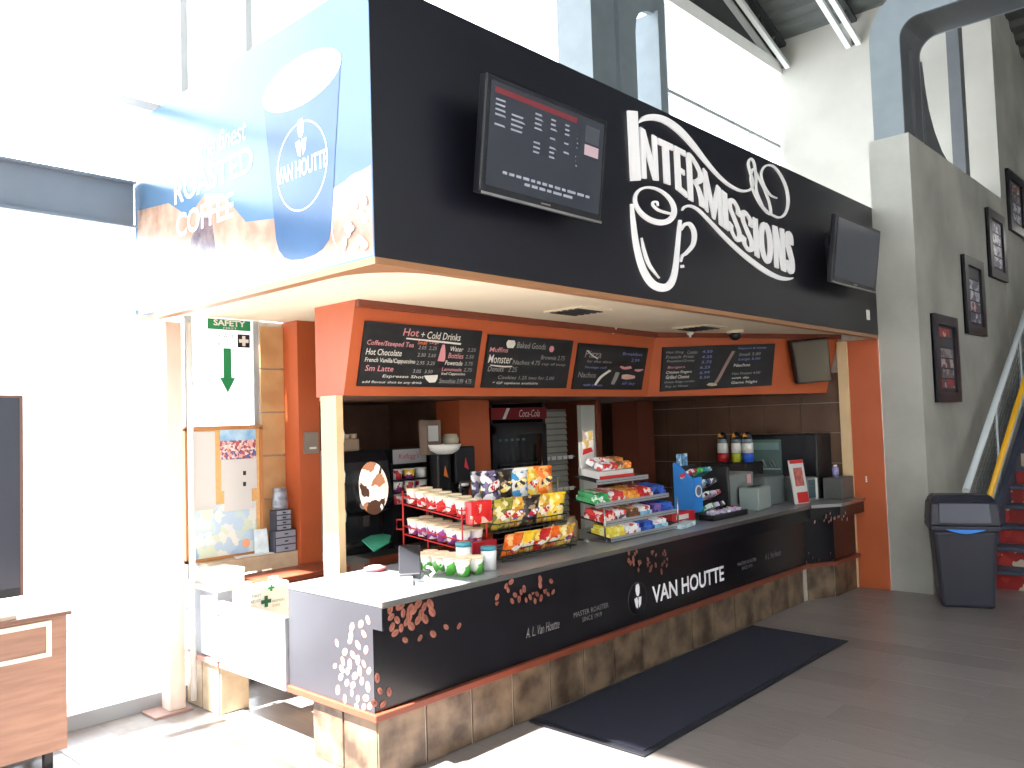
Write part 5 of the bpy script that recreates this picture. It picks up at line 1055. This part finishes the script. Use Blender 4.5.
# candy rack
ca = thing('candy_rack', 'silver wire candy rack with tiered shelves on the counter', 'rack', (2.5, .3, TZ))
CX0, CX1_ = 2.06, 2.98
ctier = [(.90, .16), (1.0, .22), (1.12, .28), (1.27, .34)]
b = NB()
for x in (CX0, CX1_): box(b, x-.006, x+.006, .12, .56, TZ, TZ+.012); tube(b, [(x, .14, TZ), (x, .14, 1.10)], .007, 6); tube(b, [(x, .54, TZ), (x, .54, 1.30)], .007, 6)
obj('frame', b, M_chrome, ca)
for z, y in ctier:
    b = NB(); x0 = CX0 if z < 1.2 else CX0+.10; x1 = CX1_ if z < 1.2 else CX1_-.18
    prism(b, [(x0, y-.07, z-.02), (x1, y-.07, z-.02), (x1, y-.07, z+.012), (x0, y-.07, z+.012)], (0, .004, 0)); obj('price_rail', b, M_alu, ca)
    b = NB(); prism(b, [(x0, y-.07, z-.008), (x1, y-.07, z-.008), (x1, y+.14, z+.03), (x0, y+.14, z+.03)], (0, 0, .004)); obj('shelf', b, M_dark, ca)
def candybox(x, y, z, w_, dp, h, mbox, mbar, lab, n=4):
    t = thing('candy_box', lab, 'candy box', (x, y, z), 'open candy boxes on the candy rack'); ti = .18
    def Lp(a, c, e): return Vector((x+a, y+c, z+c*ti+e))
    b = NB(); prism(b, [Lp(0, 0, 0), Lp(w_, 0, 0), Lp(w_, dp, 0), Lp(0, dp, 0)], (0, 0, h*.5)); obj('tray', b, mbox, t)
    for k in range(n):
        a0 = .008+k*(w_-.016)/n; a1 = a0+(w_-.016)/n*.85
        b = NB(); prism(b, [Lp(a0, .005, h*.5), Lp(a1, .005, h*.5), Lp(a1, dp-.01, h*.5), Lp(a0, dp-.01, h*.5)], (0, 0, h*.5)); obj('candy_bar', b, mbar, t, bevel=.004)
pk = {k: blotch('candy_'+k, v, 26, .3) for k, v in {'green': [S(40, 150, 80), S(235, 240, 235), S(60, 170, 100)], 'white': [S(238, 238, 240), S(225, 225, 232), S(210, 60, 60)], 'red': [S(195, 30, 40), S(220, 50, 50), S(240, 220, 210)], 'orange': [S(235, 150, 50), S(245, 180, 90), S(220, 110, 40)], 'blue': [S(40, 80, 180), S(60, 110, 210), S(30, 50, 130)], 'black': [S(40, 42, 50), S(210, 212, 216), S(70, 72, 82)], 'sky': [S(130, 190, 220), S(170, 215, 235), S(100, 160, 200)], 'brown': [S(110, 70, 50), S(150, 100, 60), S(220, 190, 150)], 'yellow': [S(235, 220, 80), S(245, 240, 170), S(230, 200, 60)], 'purple': [S(90, 60, 140), S(130, 100, 180), S(60, 50, 120)]}.items()}
lay = [(0, ['yellow', 'white', 'blue', 'sky']), (1, ['red', 'black', 'brown', 'sky', 'purple', 'blue']), (2, ['green', 'white', 'orange', 'red', 'blue'])]
for ti, cl in lay:
    z, y = ctier[ti]; n = len(cl); w_ = (CX1_-CX0-.03)/max(n, 5)
    for k, c in enumerate(cl):
        candybox(CX0+.015+k*w_, y-.06, z+.001, w_-.008, .17, .065, pk[c], pk[c if c in ('red', 'blue', 'orange') else 'white' if k % 2 else c], '%s candy box, %s from left on the %s tier of the candy rack' % (c, ['first', 'second', 'third', 'fourth', 'fifth', 'sixth'][k], ['lowest', 'middle', 'upper'][ti]))
# display carton on top of the rack
dc = thing('display_carton', 'white and red display carton with tall back card on top of the candy rack', 'display carton', (2.3, .36, 1.27))
dx0, dx1, dz = 2.20, 2.62, 1.285
b = NB(); prism(b, [(dx0, .28, dz), (dx1, .28, dz), (dx1, .46, dz+.03), (dx0, .46, dz+.03)], (0, 0, .05)); obj('tray', b, M_paper, dc)
b = NB(); prism(b, [(dx0, .275, dz), (dx1, .275, dz), (dx1, .275, dz+.02), (dx0, .275, dz+.02)], (0, -.003, 0)); obj('red_band', b, M_red, dc)
b = NB(); box(b, dx0, dx0+.16, .44, .455, dz+.03, dz+.26); cdp = obj('back_card', b, M_paper, dc)
b = NB(); box(b, dx0+.03, dx0+.15, .434, .44, dz+.20, dz+.34); obj('header_card', b, blotch('header_print', [S(245, 243, 238), S(235, 200, 110), S(240, 240, 240), S(200, 180, 170)], 20), cdp)
b = NB(); prism(b, [(dx0+.02, .433, dz+.17), (dx0+.14, .433, dz+.19), (dx0+.12, .433, dz+.22), (dx0+.03, .433, dz+.21)], (0, -.003, 0)); obj('red_bow_print', b, M_red, cdp)
for i in range(5):
    for k in range(2):
        b = NB(); c_ = Vector((dx0+.06+i*.08, .32+k*.07, dz+.085+k*.03)); rotbox(b, c_, .035, .03, .022, random.uniform(-.5, .5), random.uniform(.2, .6)); tag(obj('candy_packet', b, pk['white'] if i < 3 else pk['orange'] if i == 4 else pk['brown'], None, bevel=.006), '%s small packet from left, %s row of the white display carton' % (['first', 'second', 'third', 'fourth', 'fifth'][i], ['front', 'rear'][k]), 'candy packet', 'packets in the white display carton')
# boxes to the right of the rack
t = thing('red_snack_carton', 'red open snack carton on the counter right of the candy rack', 'carton', (3.1, .25, TZ))
b = NB(); rotbox(b, Vector((3.16, .27, TZ+.05)), .17, .07, .045, 0); ob = obj('carton', b, blotch('carton_red', [S(190, 24, 30), S(205, 34, 36), S(175, 20, 28)], 9), t, bevel=.004)
b = NB(); rotbox(b, Vector((3.14, .198, TZ+.06)), .09, .001, .018, 0); obj('white_print', b, M_paper, ob)
for k in range(3):
    b = NB(); rotbox(b, Vector((2.93+k*.10, .10+.02*k, TZ+.018)), .045, .05, .016, .2*k); tag(obj('gum_pack', b, mat('pale_pack', S(190, 215, 225), .35, var=.2, scale=30), None, bevel=.004), '%s pale blue pack on the counter before the red carton' % ['left', 'middle', 'right'][k], 'pack', 'pale packs on the counter')
# blue gum stand
gs = thing('gum_stand', 'blue cardboard gum stand with round emblem on the counter', 'display stand', (3.5, .35, TZ))
gx0, gx1 = 3.42, 3.78
b = NB(); prism(b, [(gx0, .26, TZ), (gx0, .44, TZ), (gx0, .44, 1.33), (gx0, .40, 1.33), (gx0, .26, 1.20)], (.012, 0, 0)); sd_ = obj('side_panel', b, mat('gum_blue', S(40, 130, 215), .4), gs)
b = NB(); box(b, gx0, gx0+.13, .252, .262, TZ+.06, 1.21); obj('front_wing', b, MATS['gum_blue'], gs)
b = NB(); lathe(b, [(.05, 0), (.05, -.003)], (gx0+.065, .251, 1.10), 16, axis='Y'); obj('emblem', b, M_paper, sd_)
b = NB(); lathe(b, [(.035, -.003), (.035, -.005)], (gx0+.065, .251, 1.10), 16, axis='Y'); obj('emblem_core', b, mat('emblem_grey', S(90, 110, 130), .4), sd_)
b = NB(); box(b, gx0, gx1, .44, .452, TZ, 1.30); obj('back_panel', b, mat('gum_dark', S(30, 34, 46), .4), gs)
for k in range(2):
    b = NB(); box(b, gx0+.02+k*.09, gx0+.09+k*.09, .41, .42, 1.30, 1.40); obj('header_card', b, blotch('gum_header', [S(120, 170, 205), S(200, 225, 240), S(80, 130, 180)], 30), gs)
gcol = [('crimson', S(190, 30, 70)), ('green', S(50, 170, 90)), ('teal', S(50, 150, 165)), ('navy', S(50, 60, 130)), ('black', S(40, 42, 50)), ('lilac', S(190, 180, 215))]
for i in range(4):
    for k in range(3):
        c = gcol[(i*2+k) % 6] if i < 3 else gcol[[1, 5, 4][k]]; z = 1.24-i*.095; x = gx0+.16+k*.085 if i else gx0+.05+k*.12
        b = NB(); rotbox(b, Vector((x, .33-i*.03, z)), .05 if not i else .038, .06, .018, .1, -.5); tag(obj('gum_packet', b, blotch('gum_'+c[0], [c[1], c[1], S(225, 228, 232), c[1]], 24, .3), None, bevel=.005), '%s gum packet, %s from left on tier %s of the blue stand' % (c[0], ordn[k], ['one', 'two', 'three', 'four'][i]), 'gum packet', 'packets on the blue gum stand')
tr = thing('black_tray', 'low black tray of small wrapped sweets in front of the gum stand', 'tray', (3.7, .16, TZ))
b = NB(); box(b, 3.42, 3.98, .08, .22, TZ, TZ+.045); obj('tray', b, M_bplastic, tr, bevel=.004)
for k in range(12):
    b = NB(); rotbox(b, Vector((3.45+k*.044, .13+.04*(k % 2), TZ+.055)), .02, .03, .014, random.uniform(-.4, .4), .2); c = gcol[(5, 3, 5, 0)[k % 4]]; tag(obj('wrapped_sweet', b, MATS['gum_'+c[0]], None, bevel=.004), '%s wrapped sweet, number %s from the left in the black tray' % (c[0], ['one', 'two', 'three', 'four', 'five', 'six', 'seven', 'eight', 'nine', 'ten', 'eleven', 'twelve'][k]), 'sweet', 'sweets in the black tray')
# till area
M_pos2 = mat('till_grey', S(120, 128, 128), .4, var=.05)
t = thing('till_screen', 'black edged till screen standing behind the gum stand', 'till', (3.95, .35, TZ)); b = NB(); rotbox(b, Vector((3.99, .42, TZ+.20)), .02, .16, .19, .25); obj('screen_back', b, M_bplastic, t, bevel=.01)
b = NB(); box(b, 3.93, 4.05, .34, .50, TZ, TZ+.02); obj('foot', b, M_bplastic, t)
t = thing('grey_till', 'grey till housing on the counter between gum stand and red sign', 'till', (4.3, .3, TZ)); p = at(735, 470, 'Y', .35)
b = NB(); rotbox(b, Vector((4.32, .42, TZ+.16)), .22, .12, .16, 0); hb = obj('housing', b, M_pos2, t, bevel=.01)
b = NB(); rotbox(b, Vector((4.45, .298, TZ+.26)), .035, .002, .04, 0); obj('pink_sticker', b, mat('sticker_pink', S(220, 170, 175), .5), hb)
t = thing('receipt_printer', 'squat grey receipt printer in front of the till', 'printer', (4.3, .2, TZ)); b = NB(); rotbox(b, Vector((4.36, .20, TZ+.10)), .15, .09, .10, .1); pb_ = obj('casing', b, mat('printer_grey', S(138, 150, 148), .35), t, bevel=.012)
b = NB(); rotbox(b, Vector((4.36, .20, TZ+.203)), .11, .02, .004, .1); obj('paper_slot', b, M_bplastic, pb_)
b = NB(); rotbox(b, Vector((4.80, .36, TZ+.13)), .20, .14, .13, 0); tag(obj('grey_cash_box', b, mat('cash_grey', S(104, 114, 116), .4), None, bevel=.01), 'dark grey metal box between the printer and the red sign', 'cash box')
# red counter sign
rs = thing('red_counter_sign', 'narrow white and red counter sign standing on the counter', 'sign', (4.9, .06, TZ))
sa, sb_ = Vector((4.87, .06, TZ)), Vector((5.08, .02, TZ)); dd = (sb_-sa); up = Vector((.0, .05, .40))
def rsq(f0, f1, a0, a1, l=0): return [sa+dd*f0+up*a0+Vector((0, -l, 0)), sa+dd*f1+up*a0+Vector((0, -l, 0)), sa+dd*f1+up*a1+Vector((0, -l, 0)), sa+dd*f0+up*a1+Vector((0, -l, 0))]
b = NB(); prism(b, rsq(0, 1, 0, 1), (0, .012, 0)); cdd = obj('card', b, M_paper, rs)
for f0, f1, a0, a1, m_, nm in ((.03, .97, .92, 1.0, M_red, 'red_top'), (.2, .97, .02, .26, M_red, 'red_foot'), (.2, .82, .40, .82, mat('sign_photo', S(205, 120, 110), .5, col2=S(160, 80, 75), scale=20), 'photo_print')):
    b = NB(); prism(b, rsq(f0, f1, a0, a1, .001), (0, -.002, 0)); obj(nm, b, m_, cdd)
t = thing('counter_fryer', 'small steel-fronted countertop oven at the right end of the counter', 'oven', (5.3, .2, TZ))
b = NB(); box(b, 5.14, 5.36, .06, .36, TZ, TZ+.22); obj('casing', b, M_pos2, t, bevel=.008)
b = NB(); box(b, 5.16, 5.30, .052, .06, TZ+.03, TZ+.20); dr = obj('door', b, mat('oven_glass', S(70, 92, 100), .15), t)
b = NB(); box(b, 5.31, 5.35, .05, .06, TZ+.01, TZ+.21); obj('control_strip', b, M_white, t)
b = NB(); box(b, 5.18, 5.28, .046, .052, TZ+.15, TZ+.165); obj('handle', b, M_chrome, dr)
b = NB(); box(b, 5.42, 5.70, -.16, .03, TZ, TZ+.21); tag(obj('dark_appliance', b, mat('appliance_dark', S(84, 86, 84), .4), None, bevel=.01), 'dark boxy appliance in the corner by the cream jamb', 'appliance')
t = thing('sanitizer_bottle', 'small lilac pump bottle on the dark corner appliance', 'bottle', (5.52, -.06, TZ+.21)); b = NB(); lathe(b, [(.03, 0), (.03, .08), (.012, .10)], (5.52, -.06, TZ+.212), 12); obj('bottle', b, mat('lilac', S(150, 150, 200), .3), t)
b = NB(); box(b, 5.50, 5.54, -.07, -.05, TZ+.31, TZ+.325); obj('pump', b, M_white, t)
# desk drawers on the ledge
dwx = .68
dw = thing('drawer_tower', 'black and clear mini drawer tower on the tiled window ledge', 'drawers', (dwx, 1.86, .86))
for (x0, x1, z0, z1, n) in ((.59, xA-.01, .862, 1.01, 3), (.60, .72, 1.012, 1.15, 4)):
    b = NB(); box(b, x0, x1, 1.845, 1.925, z0, z1); obj('case', b, mat('drawer_case', S(60, 66, 82), .4), dw, bevel=.003)
    for k in range(n):
        h = (z1-z0)/n; b = NB(); box(b, x0+.008, x1-.008, 1.838, 1.846, z0+k*h+.005, z0+(k+1)*h-.004); d_ = obj('drawer', b, mat('drawer_front', S(150, 158, 174), .3), dw)
        b = NB(); box(b, (x0+x1)/2-.012, (x0+x1)/2+.012, 1.832, 1.839, z0+(k+.5)*h-.004, z0+(k+.5)*h+.004); obj('knob', b, M_bplastic, d_)
t = thing('foil_roll', 'crumpled silver bag on top of the mini drawer tower', 'bag', (.67, 1.88, 1.16)); b = NB(); lathe(b, [(.055, 0), (.06, .03), (.055, .10), (.05, .15)], (.66, 1.885, 1.153), 9, sx=1, sy=.7); obj('bag', b, mat('foil', S(160, 168, 182), .3, metal=.5, var=.3, scale=30, bump=.5), t)
b = NB(); prism(b, [(.30, 1.842, .864), (.58, 1.842, .864), (.56, 1.90, .866), (.32, 1.91, .866)], (0, 0, .006)); tag(obj('paper_stack', b, M_paper), 'loose white papers lying on the tiled window ledge', 'papers')
b = NB(); prism(b, [(.47, 1.90, .872), (.57, 1.89, .872), (.565, 1.905, 1.03), (.47, 1.915, 1.03)], (0, .006, 0)); tag(obj('leaflet', b, mat('leaflet_print', S(215, 232, 240), .6, var=.1, scale=20)), 'pale leaflet standing on the ledge against the bulletin board', 'leaflet')
